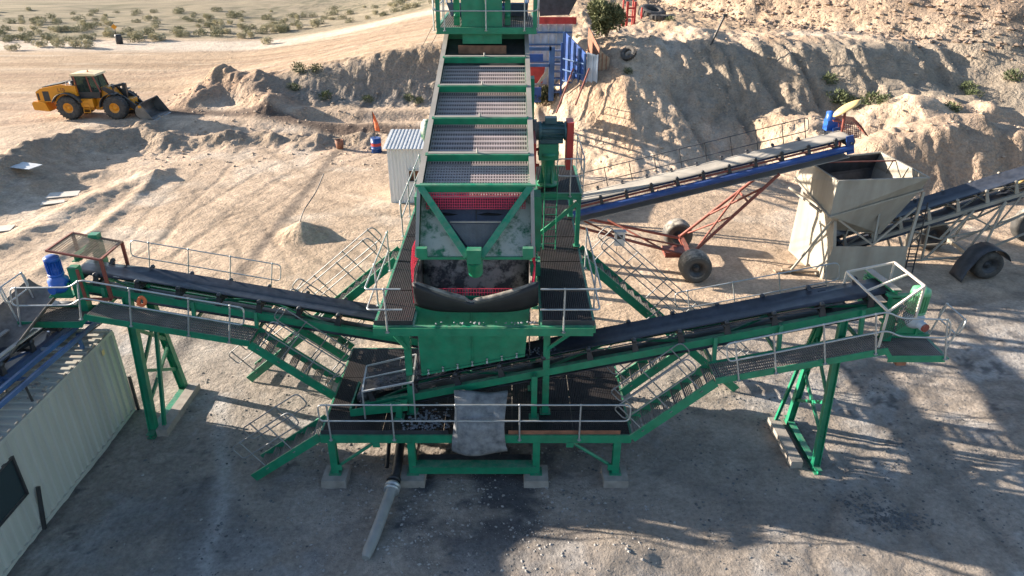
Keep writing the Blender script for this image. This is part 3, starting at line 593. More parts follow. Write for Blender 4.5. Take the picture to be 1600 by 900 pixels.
# rubber curtain over the lip
g = []
for i in range(8):
    s = i / 7; row = []
    for j in range(25):
        u_ = j / 24; x = -2.54 + 3.22 * u_; sag = 0.54 * (1 - abs(2 * u_ - 1) ** 1.4); pinch = 0.06 * math.exp(-((u_ - 0.45) / 0.05) ** 2)
        if i < 3: z = 5.92 - sag - 0.10 * (2 - i) / 2 * 0 + 0.02 * i; y = 16.30 - 0.22 * s / 0.28 ; z += -0.05 * (i == 0) - pinch
        else:
            f = (i - 2) / 5; z = (5.94 - sag) * (1 - f) + (5.05 + 0.22 * abs(2 * u_ - 1) ** 4) * f - pinch * (1 - f); y = 16.08 - 0.06 * math.sin(f * 3) + 0.08 * f
        row.append((x, y, z))
    g.append(row)
q = MB(); q.sheet(g, 0.035); q.build('rubber_curtain', RB, t)
P_ = []
for j in range(29):
    u_ = 0.02 + 0.96 * j / 28; P_.append((-2.54 + 3.22 * u_, 16.15, 5.935 - 0.54 * (1 - abs(2 * u_ - 1) ** 1.4) - 0.09 * math.exp(-((u_ - 0.45) / 0.03) ** 2)))
q = MB(); q.tube(P_, [0.05 + 0.045 * math.sin(math.pi * k / 28) ** 0.5 - 0.04 * math.exp(-((k / 28 - 0.45) / 0.03) ** 2) for k in range(29)], 12); q.build('folded_curtain_edge', mat('sunlit_curtain_roll', (0.03, 0.03, 0.033), 0.6, var=0.3, dust=1.0, dust_side=0.25, dustcol=(0.42, 0.39, 0.34), scale=1.2), t, 'rolled top edge with sunlight painted on its upper side')  # pale upper side is sunlight on the roll, put into its colour

# ------------------------------------------------------------------ inclined vibrating screen
ks = 0.2527; sx0, sx1 = -2.36, 0.48
def sz(y): return 8.12 + ks * (y - 17.2)
sn = Vector((0, -ks, 1)).normalized()
t = thing('vibrating_screen', (-0.94, 22, UZ), 'long inclined green screening deck with slotted panels between white topped side plates', 'screening machine')
for x in (sx0 - 0.03, sx1 + 0.03):
    q = MB(); q.prism([(x, 17.2, sz(17.2) - 1.3), (x, 27.2, sz(27.2) - 1.5), (x, 27.2, sz(27.2)), (x, 17.2, sz(17.2))], (0.03, 0, 0)); q.build('side_plate', G_, t)
    q = MB(); q.beam((x + 0.015, 17.15, sz(17.15) + 0.03), (x + 0.015, 27.2, sz(27.2) + 0.03), 0.15, 0.05, sn); q.build('side_rail', BP, t, 'dust whitened top rail')
def ysol(py):
    lo, hi = 15.0, 30.0
    for _ in range(40):
        y = (lo + hi) / 2; D = y * _c + (14 - sz(y)) * _s; v = (14 - sz(y)) * _c - y * _s
        if 450 + 1100 * v / D > py: lo = y
        else: hi = y
    return lo
yb = [ysol(v) for v in (292, 244, 187, 137, 92)]
for k, y in enumerate(yb):
    q = MB(); q.beam((sx0 + 0.01, y, sz(y) - 0.02), (sx1 - 0.0, y, sz(y) - 0.02), 0.13, 0.2, sn); q.build('cross_beam', G_, t)
    if k: q = MB(); q.beam((sx0 + 0.08, y + 0.02, sz(y) + 0.09), (sx1 - 0.04, y + 0.02, sz(y) + 0.09), 0.10, 0.02, sn); q.lathe((-0.94, y, sz(y) + 0.1), (0, 0, 1), [(0, 0.03), (0.1, 0.03), (0.1, 0)], 6); q.build('beam_cap', BP, t)
dep = 0.26
for k, (a, b) in enumerate(zip(yb[:-1], yb[1:])):
    a2, b2 = a + 0.002, b - 0.002; q = MB(); za_, zb_ = sz(a2) - dep, sz(b2) - dep
    nslot = 38; wdt = (sx1 - sx0 - 0.1)
    for i in range(nslot + 1):
        x = sx0 + 0.05 + wdt * i / nslot; q.beam((x, a2, za_), (x, b2, zb_), 0.031, 0.03, sn)
    rows = int((b2 - a2) / (0.24 if k else 0.13))
    for j in range(rows + 1):
        f = j / rows; y = a2 + (b2 - a2) * f; z = za_ + (zb_ - za_) * f
        q.beam((sx0 + 0.04, y, z + 0.003), (sx1 - 0.04, y, z + 0.003), 0.10 if k else 0.055, 0.034, sn)
    q.build('slotted_panel', PU, t)
q = MB(); q.prism([(sx0 + 0.03, yb[0], sz(yb[0]) - 0.75), (sx1 - 0.03, yb[0], sz(yb[0]) - 0.75), (sx1 - 0.03, 27.0, sz(27.0) - 0.75), (sx0 + 0.03, 27.0, sz(27.0) - 0.75)], (0, 0, -0.03)); q.build('under_pan', mat('slot_shade_steel', (0.012, 0.012, 0.013), 0.6), t)  # near black pan: the shade in the deck slots is put into its colour
q = MB(); y = yb[4]
q.prism([(sx0 + 0.04, y + 0.15, sz(y) - 0.30), (sx1 - 0.04, y + 0.15, sz(y) - 0.30), (sx1 - 0.04, 27.1, sz(27.1) - 0.2), (sx0 + 0.04, 27.1, sz(27.1) - 0.2)], (0, 0, -0.03)); q.build('feed_box_floor', RB, t)
q = MB(); q.box(sx0, sx1, 27.1, 27.14, sz(27) - 1.0, sz(27) + 0.25); q.build('feed_box_back', G_, t)
for k, x in enumerate((sx0 - 0.10, sx1 + 0.06)):
    q = MB(); y = ysol(178); s_ = -1 if k == 0 else 1; q.lathe((x, y, sz(y) - 0.5), (s_, 0, 0), [(0, 0.0), (0, 0.34), (0.2, 0.34), (0.2, 0.26), (0.26, 0.26), (0.26, 0)], 16); q.build('exciter_housing', GD if k == 0 else DK, t)
q = MB(); q.box(sx1 + 0.09, sx1 + 0.2, 19.3, 21.7, sz(20) - 1.2, sz(20) - 0.15); q.build('red_side_guard', RD, t)
for y in (18.6, 25.8):
    for x in (sx0 - 0.18, sx1 + 0.18):
        q = MB(); q.box(x - 0.16, x + 0.16, y - 0.3, y + 0.3, UZ + 0.001, UZ + 0.35)
        for dy_ in (-0.17, 0.17): q.tube([(x, y + dy_ + 0.03 * math.cos(a * 1.2), UZ + 0.36 + a * 0.02) if False else (x + 0.07 * math.cos(a), y + dy_ + 0.07 * math.sin(a), UZ + 0.36 + a * 0.016) for a in [i * 0.6 for i in range(42)]], 0.018, 5)
        q.box(x - 0.14, x + 0.14, y - 0.3, y + 0.3, UZ + 0.78, sz(y) - 1.0); q.build('spring_seat', G_, t)
# V-shaped front: two muddy plates, two channel beams, a recessed throat
TLc, TRc = at(657, 293, Y=17.2), at(829, 293, Y=17.2); BLc, BRc = at(654, 400, Y=16.05), at(831, 400, Y=16.05); AP = at(741, 402, Y=15.98)
nv = (TRc - TLc).cross(BLc - TLc).normalized(); nv = nv if nv.y < 0 else -nv
apl, apr = AP + Vector((-0.17, 0, 0)), AP + Vector((0.17, 0, 0))
for (a, b, c_, d_) in ((TLc, BLc, apl, 0), (TRc, BRc, apr, 1)):
    q = MB(); q.prism([a - nv * 0.25, b - nv * 0.25 , c_ - nv * 0.25], -nv * 0.02); q.build('muddy_front_plate', GD, t, 'green plate caked with pale grey mud')
for (a, c_) in ((TLc, apl), (TRc, apr)):
    q = MB(); q.beam(a - nv * 0.10, c_ - nv * 0.10 + Vector((0, 0, 0.0)), 0.035, 0.36, nv); q.beam(a + nv * 0.07, c_ + nv * 0.07, 0.17, 0.025, nv); q.build('v_beam', G_, t)
q = MB(); q.box(AP.x - 0.18, AP.x + 0.18, AP.y - 0.14, AP.y + 0.10, AP.z - 0.12, AP.z + 0.24); q.build('apex_box', G_, t)
q = MB(); q.tube([(AP.x, AP.y + 0.15, AP.z - 0.13), (AP.x, AP.y + 0.45, AP.z - 0.62)], [0.21, 0.19], 14); q.build('apex_spout', G_, t)
q = MB(); q.beam(BLc - nv * 0.2, BRc - nv * 0.2, 0.05, 0.07); q.build('lower_lip', G_, t)
for (a, b, s_) in ((TLc, BLc, -1), (TRc, BRc, 1)):
    q = MB(); q.prism([a + Vector((s_ * .02, 0, .05)), b + Vector((s_ * .02, -0.05, -0.02)), b + Vector((s_ * .02, 1.0, -0.3)), a + Vector((s_ * .02, 0.9, .1))], (0.03 * s_, 0, 0)); q.build('front_side_plate', G_, t)
    q = MB(); q.beam(a + Vector((s_ * 0.04, -0.04, .03)), b + Vector((s_ * 0.04, -0.06, 0)), 0.09, 0.03, nv); q.build('side_edge', BP, t)
    q = MB(); bb = b + Vector((-s_ * 0.10, -0.06, 0.13)); q.box(bb.x - 0.13, bb.x + 0.13, bb.y - 0.08, bb.y + 0.06, bb.z - 0.13, bb.z + 0.13); q.build('corner_bracket', G_, t)
q = MB(); q.beam(TLc + Vector((-0.12, -0.03, 0.06)), TRc + Vector((0.12, -0.03, 0.06)), 0.07, 0.05); q.build('top_bar', G_, t)
def vpt(u_, f, dpt): return lerp(lerp(TLc, TRc, u_), lerp(BLc, BRc, u_), f) - nv * dpt
q = MB(); mesh_panel(q, vpt(0.05, 0.02, 0.10), vpt(0.95, 0.02, 0.10) - vpt(0.05, 0.02, 0.10), vpt(0.05, 0.27, 0.24) - vpt(0.05, 0.02, 0.1), 0.06); q.build('red_guard_mesh', RM, t)
g = [[vpt(0.10 + 0.80 * j / 8, 0.02 + 0.96 * i / 4, 0.50 + 0.04 * math.sin(j * 1.5)) for j in range(9)] for i in range(5)]
q = MB(); q.sheet(g, 0.02); q.build('throat_lining', mat('smooth_dark_sheet', (0.045, 0.055, 0.085), 0.4, var=0.3, dust=0.5, dust_side=0.4, dustcol=(0.13, 0.14, 0.17), scale=1.2), t)
q = MB(); q.beam(vpt(0.5, 0.0, 0.47), vpt(0.5, 0.9, 0.47), 0.02, 0.03); q.build('lining_seam', DK, t)
q = MB(); q.beam(vpt(0.27, 0.50, 0.05), vpt(0.73, 0.50, 0.05), 0.04, 0.04); q.build('throat_bar', BP, t)
q = MB()
for i in range(40):
    f0 = 0.52 + 0.44 * i / 40; hw = 0.5 * (1 - f0) * 0.92; q.beam(vpt(0.5 - hw, f0, 0.12), vpt(0.5 + hw, f0, 0.12), 0.009, 0.009)
for i in range(-18, 19):
    u_ = 0.5 + i * 0.0118; fm = 1 - abs(u_ - 0.5) / 0.46
    if fm > 0.53: q.beam(vpt(u_, 0.52, 0.115), vpt(u_, min(0.96, fm), 0.115), 0.009, 0.009)
q.build('throat_mesh', SR, t)

# ------------------------------------------------------------------ screen drive on its own raised deck
t = thing('drive_platform', (1.43, 21.7, UZ), 'small black grated deck with railings right of the screen, under the red guard', 'platform')
DZ = 6.85
for (a, b) in (((0.75, 20.4, DZ - .1), (2.12, 20.4, DZ - .1)), ((0.75, 23.2, DZ - .1), (2.12, 23.2, DZ - .1)), ((2.12, 20.45, DZ - .1), (2.12, 23.15, DZ - .1)), ((0.75, 20.45, DZ - .1), (0.75, 23.15, DZ - .1))):
    q = MB(); q.ibeam(a, b, 0.08, 0.2); q.build('edge_beam', G_, t)
grating(t, (0.8, 20.46, DZ), (2.08, 20.46, DZ), (0, 2.68, 0))
for (x, y) in ((2.05, 20.5), (2.05, 23.1), (0.85, 20.5), (0.85, 23.1)): column(t, (x, y, UZ + 0.002), (x, y, DZ - 0.2), 0.13, 'column')
q = MB(); q.beam((2.0, 20.35, DZ - 0.3), (0.9, 20.35, UZ + 0.5), 0.12, 0.1, (0, 1, 0)); q.build('brace', G_, t)
rails(t, [(1.35, 20.35, DZ), (2.17, 20.35, DZ)], posts=(0.5, 0.97), loop=(True, True), r=0.02)
rails(t, [(2.17, 20.45, DZ), (2.17, 23.1, DZ)], posts=(0.35, 0.97), loop=(True, True), r=0.02)
q = MB()
for x in (0.98, 1.36): q.tube([(x, 20.22, UZ), (x, 20.22, DZ + 0.9)], 0.02, 6)
for k in range(8): q.tube([(0.98, 20.22, UZ + 0.2 + k * 0.24), (1.36, 20.22, UZ + 0.2 + k * 0.24)], 0.013, 5)
q.build('ladder', G_, t)
t = thing('drive_unit', (1.1, 21.6, DZ), 'teal electric motor with red belt guard on a green pedestal beside the screen', 'motor')
q = MB(); q.lathe((1.12, 21.2, DZ + 0.01), (0, 0, 1), [(0, 0), (0, 0.34), (0.08, 0.34), (0.1, 0.2), (0.9, 0.22), (0.95, 0.33), (1.05, 0.33), (1.05, 0)], 16); q.box(0.82, 1.42, 20.95, 21.5, DZ + 0.85, DZ + 1.35); q.build('pedestal', G_, t)
for k in range(4): q = MB(); a = k * math.pi / 2 + .4; q.prism([(1.12 + 0.2 * math.cos(a), 21.2 + 0.2 * math.sin(a), DZ + 0.09), (1.12 + 0.33 * math.cos(a), 21.2 + 0.33 * math.sin(a), DZ + 0.09), (1.12 + 0.21 * math.cos(a), 21.2 + 0.21 * math.sin(a), DZ + 0.7)], (0.015, 0.015, 0)); q.build('gusset', G_, t)
q = MB(); q.lathe((0.72, 21.2, DZ + 1.7), (1, 0, 0), [(0, 0), (0, 0.26), (0.16, 0.29), (0.18, 0.24), (0.85, 0.24), (0.87, 0.29), (0.92, 0.29), (0.92, 0)], 18)
for k in range(14): a = 2 * math.pi * k / 14; q.beam((0.92, 21.2 + 0.26 * math.cos(a), DZ + 1.7 + 0.26 * math.sin(a)), (1.55, 21.2 + 0.26 * math.cos(a), DZ + 1.7 + 0.26 * math.sin(a)), 0.015, 0.05, (0, math.cos(a), math.sin(a)))
q.box(1.0, 1.35, 21.05, 21.35, DZ + 1.95, DZ + 2.12); q.box(0.85, 1.55, 21.0, 21.4, DZ + 1.36, DZ + 1.48); q.build('motor', TL, t)
q = MB(); q.prism([(1.66, 20.95, DZ + 0.55), (1.66, 21.65, DZ + 0.55), (1.66, 21.6, DZ + 2.0), (1.66, 20.95, DZ + 2.0)], (0.2, 0, 0)); q.build('belt_guard', RD, t)
for z in (DZ + 0.6, DZ + 1.1): q = MB(); q.tube([(0.58, 21.3, z), (0.85, 21.3, z)], 0.05, 8); q.build('drive_shaft', RD, t)

# ------------------------------------------------------------------ feed tower above the screen
TZ = 10.95; t = thing('feed_tower', (-0.9, 28.5, 0), 'tall green tower with a railed deck above the top end of the screen', 'tower')
q = MB(); q.ibeam((-2.62, 25.95, TZ - 0.1), (0.84, 25.95, TZ - 0.1), 0.1, 0.22); q.box(-2.62, 0.84, 25.885, 25.898, TZ - 0.2, TZ); q.build('front_beam', G_, t)
for x in (-2.62, 0.84): q = MB(); q.ibeam((x, 26.02, TZ - 0.1), (x, 31.0, TZ - 0.1), 0.1, 0.22); q.build('side_beam', G_, t)
for (a, b) in (((-2.55, TZ), (-1.8, TZ)), ((-0.32, TZ), (0.78, TZ))): grating(t, (a[0], 26.05, TZ), (b[0], 26.05, TZ), (0, 4.9, 0), GL, 0.07)
for (x, y) in ((-2.56, 25.97), (0.80, 25.97)): q = MB(); q.box(x - 0.07, x + 0.07, y - 0.07, y + 0.07, TZ + 0.01, TZ + 4.6); q.build('corner_post', G_, t)
rails(t, [(-2.7, 25.86, TZ), (0.9, 25.86, TZ)], posts=(0.1, 0.5, 0.87), loop=(True, True), h=1.12)
rails(t, [(0.92, 25.9, TZ), (0.92, 30.8, TZ)], posts=(0.02, 0.35, 0.7), loop=(True, True), h=1.12)
rails(t, [(-2.72, 25.9, TZ), (-2.72, 30.8, TZ)], posts=(0.02, 0.35, 0.7), loop=(True, True), h=1.12)
q = MB(); q.box(-1.74, -1.02, 26.05, 27.3, TZ - 0.55, TZ + 4.2); q.box(-1.015, -0.36, 26.05, 27.3, TZ - 0.55, TZ + 4.2); q.box(-1.76, -0.34, 26.035, 26.05, TZ + 0.02, TZ + 4.2); q.box(-1.06, -1.02, 26.0, 26.036, TZ + 0.02, TZ + 4.2); q.build('feed_chute', G_, t)
q = MB(); q.box(-1.90, -0.20, 26.0, 26.02, TZ - 1.0, TZ - 0.60); q.build('chute_skirt', RU, t)
for x in (-1.95, -0.15):
    q = MB(); q.box(x - 0.1, x + 0.1, 26.4, 26.6, TZ + 0.02, TZ + 4.2)
    for k in range(7): q.lathe((x, 26.3, TZ + 0.35 + k * 0.6), (0, -1, 0), [(0, 0), (0, 0.09), (0.05, 0.09), (0.05, 0)], 8)
    q.build('chute_frame', G_, t)
legs = [(-2.2, 28.2), (0.45, 28.2), (-2.2, 31.0), (0.45, 31.0)]
for (x, y) in legs: column(t, (x, y, ground_z(x, y) - 0.05), (x, y, TZ - 0.22), 0.26)
for z in (2.5, 6.6):
    for (a, b) in ((0, 2), (1, 3), (0, 1), (2, 3)):
        q = MB(); A, B = legs[a], legs[b]; q.beam((*A, z), (*B, z + 3.8), 0.09, 0.09); q.build('brace', G_, t)
        q = MB(); q.beam((*A, z + 3.9), (*B, z + 3.9), 0.12, 0.12); q.build('tie', G_, t)
q = MB(); q.box(-2.7, 0.92, 25.8, 31.0, TZ + 4.6, TZ + 4.72); q.build('roof', HR, t)
# feed conveyor coming up from behind
t = thing('feed_conveyor', (-0.9, 38, 0), 'inclined feed conveyor rising to the tower behind the screen', 'conveyor')
M, L = conveyor_body(t, (-0.9, 51.5, 3.7), (-0.9, 27.8, 11.6), half=0.6, st_m=BF, idlers=14, st_h=0.3)
for s_ in (-1, 1):
    q = MB(M)
    for y in (s_ * 0.72,):
        q.tube([(0, y, -1.3), (L, y, -1.3)], 0.07, 6)
        for k in range(14):
            a = L * k / 14; b = L * (k + 1) / 14; q.tube([(a, y, -1.3), ((a + b) / 2, y, -0.22)], 0.035, 5); q.tube([((a + b) / 2, y, -0.22), (b, y, -1.3)], 0.035, 5)
    q.build('lattice_side', BF, t)
    q = MB(M); q.tube([(0, s_ * 1.5, 1.1), (L, s_ * 1.5, 1.1)], 0.035, 5); q.tube([(0, s_ * 1.5, 0.55), (L, s_ * 1.5, 0.55)], 0.03, 5)
    for k in range(12): q.tube([(L * k / 11, s_ * 1.5, 0), (L * k / 11, s_ * 1.5, 1.1)], 0.03, 5)
    q.box(0, L, min(s_ * 0.8, s_ * 1.5), max(s_ * 0.8, s_ * 1.5), -0.04, 0.0); q.build('side_walkway', BF, t)
for (yy, zz) in ((44.5, 5.9), (36.5, 8.5)):
    for x in (-1.55, -0.25):
        q = MB(); q.beam((x, yy, ground_z(x, yy) - 0.1), (x, yy, zz - 0.3), 0.16, 0.16); q.build('leg', BF, t)
# ------------------------------------------------------------------ right-hand product conveyor
ZR = lambda X: 2.90 + 0.226 * (X + 0.12)
t = thing('belt_conveyor', (3, 16.9, 0), 'long green conveyor rising to the right, white cage and green motor at its head', 'conveyor')
M, L = conveyor_body(t, (-4.3, 16.9, ZR(-4.3)), (10.15, 16.9, ZR(10.15)), idlers=12, flat_from=12.2, pul=0.19)
UPR = Vector((-0.22, 0, 0.975)).normalized()
for s_ in (-1, 1):
    q = MB(M); q.tube([(1.5, s_ * 0.53, 0.30), (L - 1.4, s_ * 0.53, 0.30)], 0.018, 5); q.build('side_rod', DS, t)
for (X, y) in ((0.62, 16.2), (0.62, 17.6), (-3.2, 17.6), (-3.2, 16.2)):
    q = MB(); q.ibeam((X, y, PZ + 0.02), (X, y, ZR(X) - 0.02), 0.16, 0.16); q.box(X - 0.14, X + 0.14, y - 0.14, y + 0.14, PZ + 0.001, PZ + 0.02); q.build('support_post', G_, t)
# trestle
for k, (fy, ty) in enumerate(((15.85, 16.38), (18.0, 17.42))):
    for dx in ((0.0, 0.12),):
        q = MB(); q.ibeam((8.80, fy, ground_z(8.8, fy) + 0.02), (8.86, ty, ZR(8.86) - 0.2), 0.17, 0.2, (1, 0, 0)); q.build('leg', G_, t)
q = MB(); q.ibeam((8.3, 17.9, 0.1), (8.7, 17.42, ZR(8.7) - 0.9), 0.09, 0.09, (1, 0, 0)); q.build('slim_leg', G_, t)
for (a, b) in (((8.82, 15.95, 1.1), (8.82, 17.75, 2.1)), ((8.82, 17.85, 1.0), (8.82, 16.1, 2.2)), ((8.82, 16.12, 2.3), (8.83, 17.55, 3.4)), ((8.82, 17.65, 2.3), (8.83, 16.3, 3.7))):
    q = MB(); q.beam(a, b, 0.07, 0.09); q.build('brace', G_, t)
q = MB(); q.ibeam((8.80, 15.6, 0.09), (8.80, 18.2, 0.09), 0.2, 0.16); q.build('base_beam', G_, t)
# floor of the front walkway and the end platform
def walkway_floor(t, a, b, wd, gm_=GL):
    a = Vector(a); b = Vector(b)
    grating(t, a, b, (0, wd, 0), gm_, 0.055)
    for y in (0, wd):
        q = MB(); o = Vector((0, y, 0)); q.beam(a + o + Vector((0, 0, -0.05)), b + o + Vector((0, 0, -0.05)), 0.035, 0.19); q.build('edge_channel', G_, t)
wa = Vector((5.35, 15.38, 3.46)); wb = Vector((9.64, 15.38, 4.40))
walkway_floor(t, wa, wb, 0.78)
walkway_floor(t, (9.72, 15.38, 4.16), (11.2, 15.38, 4.16), 1.0)
q = MB(); q.beam((11.2, 15.38, 4.11), (11.2, 16.4, 4.11), 0.19, 0.035); q.build('edge_channel', G_, t)
q = MB(); q.prism([(9.62, 15.36, 4.45), (9.78, 15.36, 4.22), (9.78, 15.36, 4.02), (9.62, 15.36, 4.25)], (0, 0.03, 0)); q.build('step_plate', G_, t)
q = MB(); q.box(10.05, 10.3, 15.5, 15.7, 3.82, 4.03); q.build('bracket_box', RU, t)
for X in (5.5, 7.2, 9.3):
    z0 = 3.46 + 0.219 * (X - 5.35); q = MB(); q.beam((X, 16.18, z0 - 0.05), (X, 16.34, ZR(X) - 0.0), 0.10, 0.10, (1, 0, 0)); q.build('hanger', G_, t)
    q = MB(); q.beam((X, 15.4, z0 - 0.12), (X, 17.4, z0 - 0.12), 0.08, 0.08); q.build('outrigger', G_, t)
rails(t, [wa + Vector((0.35, -0.05, 0.05)), wb + Vector((-0.05, -0.05, 0.05)), (9.95, 15.33, 4.27), (11.22, 15.33, 4.22)], up=UPR, posts=(0.04, 0.21, 0.43, 0.655, 0.985), h=1.1)
rails(t, [(11.27, 15.5, 4.2), (11.27, 16.45, 4.2)], up=(0.25, 0, 1), posts=(0.1, 0.95), h=1.0)
# rear walkway with the thin rail
walkway_floor(t, (5.35, 17.55, 3.46), (9.64, 17.55, 4.40), 0.7, GR)
rails(t, [(5.0, 18.28, 3.42), (9.6, 18.28, 4.42)], up=UPR, posts=(0.08, 0.36, 0.64, 0.92), h=1.12, r=0.018)
# head: gantry post, motor, cage
g1, g2 = at(1400, 453, Y=16.3), at(1359, 424, Y=17.75)
q = MB(); q.box(g1.x - 0.13, g1.x + 0.11, 16.1, 16.32, 4.2, g1.z - 0.17); q.build('gantry_post', G_, t)
q = MB(); q.box(g2.x - 0.11, g2.x + 0.11, 17.6, 17.8, 4.2, g2.z - 0.17); q.build('gantry_post', G_, t)
q = MB(); q.ibeam(g1 - Vector((0, 0.1, 0.07)), g2 + Vector((0, 0.1, -0.07)), 0.2, 0.16); q.build('gantry_beam', G_, t)
q = MB(); q.beam(g1 - Vector((0, 0.08, -0.03)), g2 + Vector((0, 0.08, 0.03)), 0.22, 0.015); q.build('beam_cover', BP, t)
for z in (4.75, 5.15, 5.5): q = MB(); q.box(9.75, 10.6, 16.12, 16.30, z, z + 0.05); q.build('motor_bracket', G_, t)
q = MB(); q.box(10.1, 11.0, 15.95, 16.4, 4.45, 4.5); q.prism([(10.1, 16.0, 4.5), (10.9, 16.0, 4.5), (10.1, 16.0, 4.95)], (0, 0.03, 0)); q.box(10.6, 10.66, 15.95, 16.4, 4.5, 4.75); q.build('motor_base', G_, t)
q = MB(); q.lathe((10.5, 16.05, 4.72), (0, 0, 1), [(0, 0), (0, 0.17), (0.12, 0.24), (0.30, 0.26), (0.36, 0.2), (0.42, 0.2), (0.42, 0)], 14); q.tube([(10.5, 16.05, 4.9), (10.62, 15.7, 4.86)], 0.12, 10); q.build('gearbox', BW, t)
q = MB(); q.tube([(10.62, 15.70, 4.86), (10.64, 15.64, 4.86)], 0.11, 10); q.build('shaft_end', RO, t)
q = MB(); q.lathe((10.5, 16.05, 5.14), (0, 0, 1), [(0, 0), (0, 0.24), (0.05, 0.24), (0.06, 0.2), (0.52, 0.2), (0.53, 0.245), (0.66, 0.22), (0.71, 0.12), (0.72, 0)], 18)
for k in range(20): a = 2 * math.pi * k / 20; q.beam((10.5 + 0.215 * math.cos(a), 16.05 + 0.215 * math.sin(a), 5.2), (10.5 + 0.215 * math.cos(a), 16.05 + 0.215 * math.sin(a), 5.66), 0.014, 0.05, (math.cos(a), math.sin(a), 0))
q.box(10.2, 10.32, 15.95, 16.12, 5.3, 5.5); q.build('motor', LG, t)
q = MB(); q.tube(round_path([(10.22, 16.0, 5.35), (9.95, 15.95, 5.05), (10.1, 16.05, 4.85), (10.3, 16.0, 4.9)], 0.2), 0.018, 5); q.build('cable', PV, t)
FL, FR, BRr, BLr = at(1388, 487, Y=15.5), at(1445, 447, Y=15.6), at(1398, 410, Y=17.5), at(1323, 425, Y=17.4)
q = MB(); c4 = [FL, FR, BRr, BLr]
for a, b in zip(c4, c4[1:] + c4[:1]): q.beam(a, b, 0.05, 0.05)
q.beam(lerp(FL, BLr, 0.5), lerp(FR, BRr, 0.5), 0.045, 0.045)
for p, dz_ in ((FL, 1.05), (FR, 0.95), (BRr, 0.9), (BLr, 0.75)): q.beam(p, p - Vector((0, 0, dz_)), 0.05, 0.05)
q.build('guard_cage', MATS['pale_board'], t)
q = MB(); a, b = FL, FR
for k in range(16): x = lerp(a, b, k / 15); q.beam(x, x - Vector((0, 0, 0.9)), 0.008, 0.008)
for k in range(11): q.beam(a - Vector((0, 0, 0.09 * k)), b - Vector((0, 0, 0.09 * k)), 0.008, 0.008)
q.build('side_mesh', DK, t)
# tail guard: an open steel frame over the tail on the platform
q = MB(); F4 = [at(566, 612, Y=16.05), at(645, 597, Y=16.05), at(650, 554, Y=17.2), at(573, 572, Y=17.2)]
for a, b in zip(F4, F4[1:] + F4[:1]): q.beam(a, b, 0.045, 0.045)
q.beam(lerp(F4[0], F4[3], 0.5), lerp(F4[1], F4[2], 0.5), 0.04, 0.04)
for p in F4: q.beam(p, (p.x, p.y, PZ + 0.05), 0.04, 0.04)
q.build('tail_guard_frame', MATS['galvanised_steel'], t)
q = MB(); mesh_panel(q, F4[0], F4[1] - F4[0], F4[3] - F4[0], 0.05, 0.006); q.build('tail_guard_mesh', DS, t)
q = MB(); q.prism([(-4.55, 16.2, PZ + 0.02), (-2.95, 16.2, PZ + 0.22), (-2.95, 16.2, PZ + 0.62), (-4.55, 16.2, PZ + 0.25)], (0, 0.03, 0)); q.prism([(-4.55, 17.5, PZ + 0.02), (-2.95, 17.5, PZ + 0.22), (-2.95, 17.5, PZ + 0.62), (-4.55, 17.5, PZ + 0.25)], (0, 0.03, 0)); q.box(-4.6, -4.55, 16.2, 17.53, PZ + 0.02, PZ + 0.3); q.build('tail_box', G_, t)

# ------------------------------------------------------------------ left-hand product conveyor
ZL = lambda X: 3.37 - 0.194 * (X + 5.0)
t = thing('belt_conveyor', (-8, 18.8, 0), 'long green conveyor rising to the left, rusty mesh cage and blue motor at its head', 'conveyor')
M, L = conveyor_body(t, (-2.6, 18.8, ZL(-2.6)), (-12.75, 18.8, ZL(-12.75)), idlers=9, flat_from=8.4, pul=0.19)
UPL = Vector((0.19, 0, 0.98)).normalized()
for k, (fy, ty) in enumerate(((17.45, 18.3), (19.75, 19.3))):
    q = MB(); q.ibeam((-11.12, fy, ground_z(-11.1, fy) + 0.02), (-11.3, ty, ZL(-11.2) - 0.2), 0.2, 0.24, (1, 0, 0)); q.build('leg', G_, t)
q = MB(); q.ibeam((-10.85, 17.6, 0.1), (-10.6, 18.3, ZL(-10.6) - 0.5), 0.1, 0.1, (1, 0, 0)); q.build('slim_leg', G_, t)
for (a, b) in (((-11.14, 17.65, 1.0), (-11.16, 19.55, 2.0)), ((-11.14, 19.6, 1.0), (-11.16, 17.85, 2.1)), ((-11.15, 17.9, 2.2), (-11.2, 19.4, 3.3)), ((-11.15, 19.5, 2.2), (-11.2, 18.1, 3.4))):
    q = MB(); q.beam(a, b, 0.08, 0.1); q.build('brace', G_, t)
q = MB(); q.ibeam((-11.12, 17.2, 0.09), (-11.12, 19.95, 0.09), 0.24, 0.16); q.build('base_beam', G_, t)
wa = Vector((-7.55, 17.32, 3.42)); wb = Vector((-12.05, 17.32, 4.30))
walkway_floor(t, wa, wb, 0.82)
walkway_floor(t, (-12.2, 17.32, 4.06), (-14.0, 17.32, 4.06), 1.0)
q = MB(); q.beam((-14.0, 17.32, 4.01), (-14.0, 18.35, 4.01), 0.19, 0.035); q.build('edge_channel', G_, t)
q = MB(); q.prism([(-12.0, 17.30, 4.36), (-12.22, 17.30, 4.11), (-12.22, 17.30, 3.92), (-12.0, 17.30, 4.17)], (0, 0.03, 0)); q.build('step_plate', G_, t)
for X in (-7.6, -9.4, -11.9):
    z0 = 3.42 - 0.1956 * (X + 7.55); q = MB(); q.beam((X, 18.16, z0 - 0.05), (X, 18.27, ZL(X) - 0.0), 0.10, 0.10, (1, 0, 0)); q.build('hanger', G_, t)
    q = MB(); q.beam((X, 17.35, z0 - 0.13), (X, 19.3, z0 - 0.13), 0.08, 0.08); q.build('outrigger', G_, t)
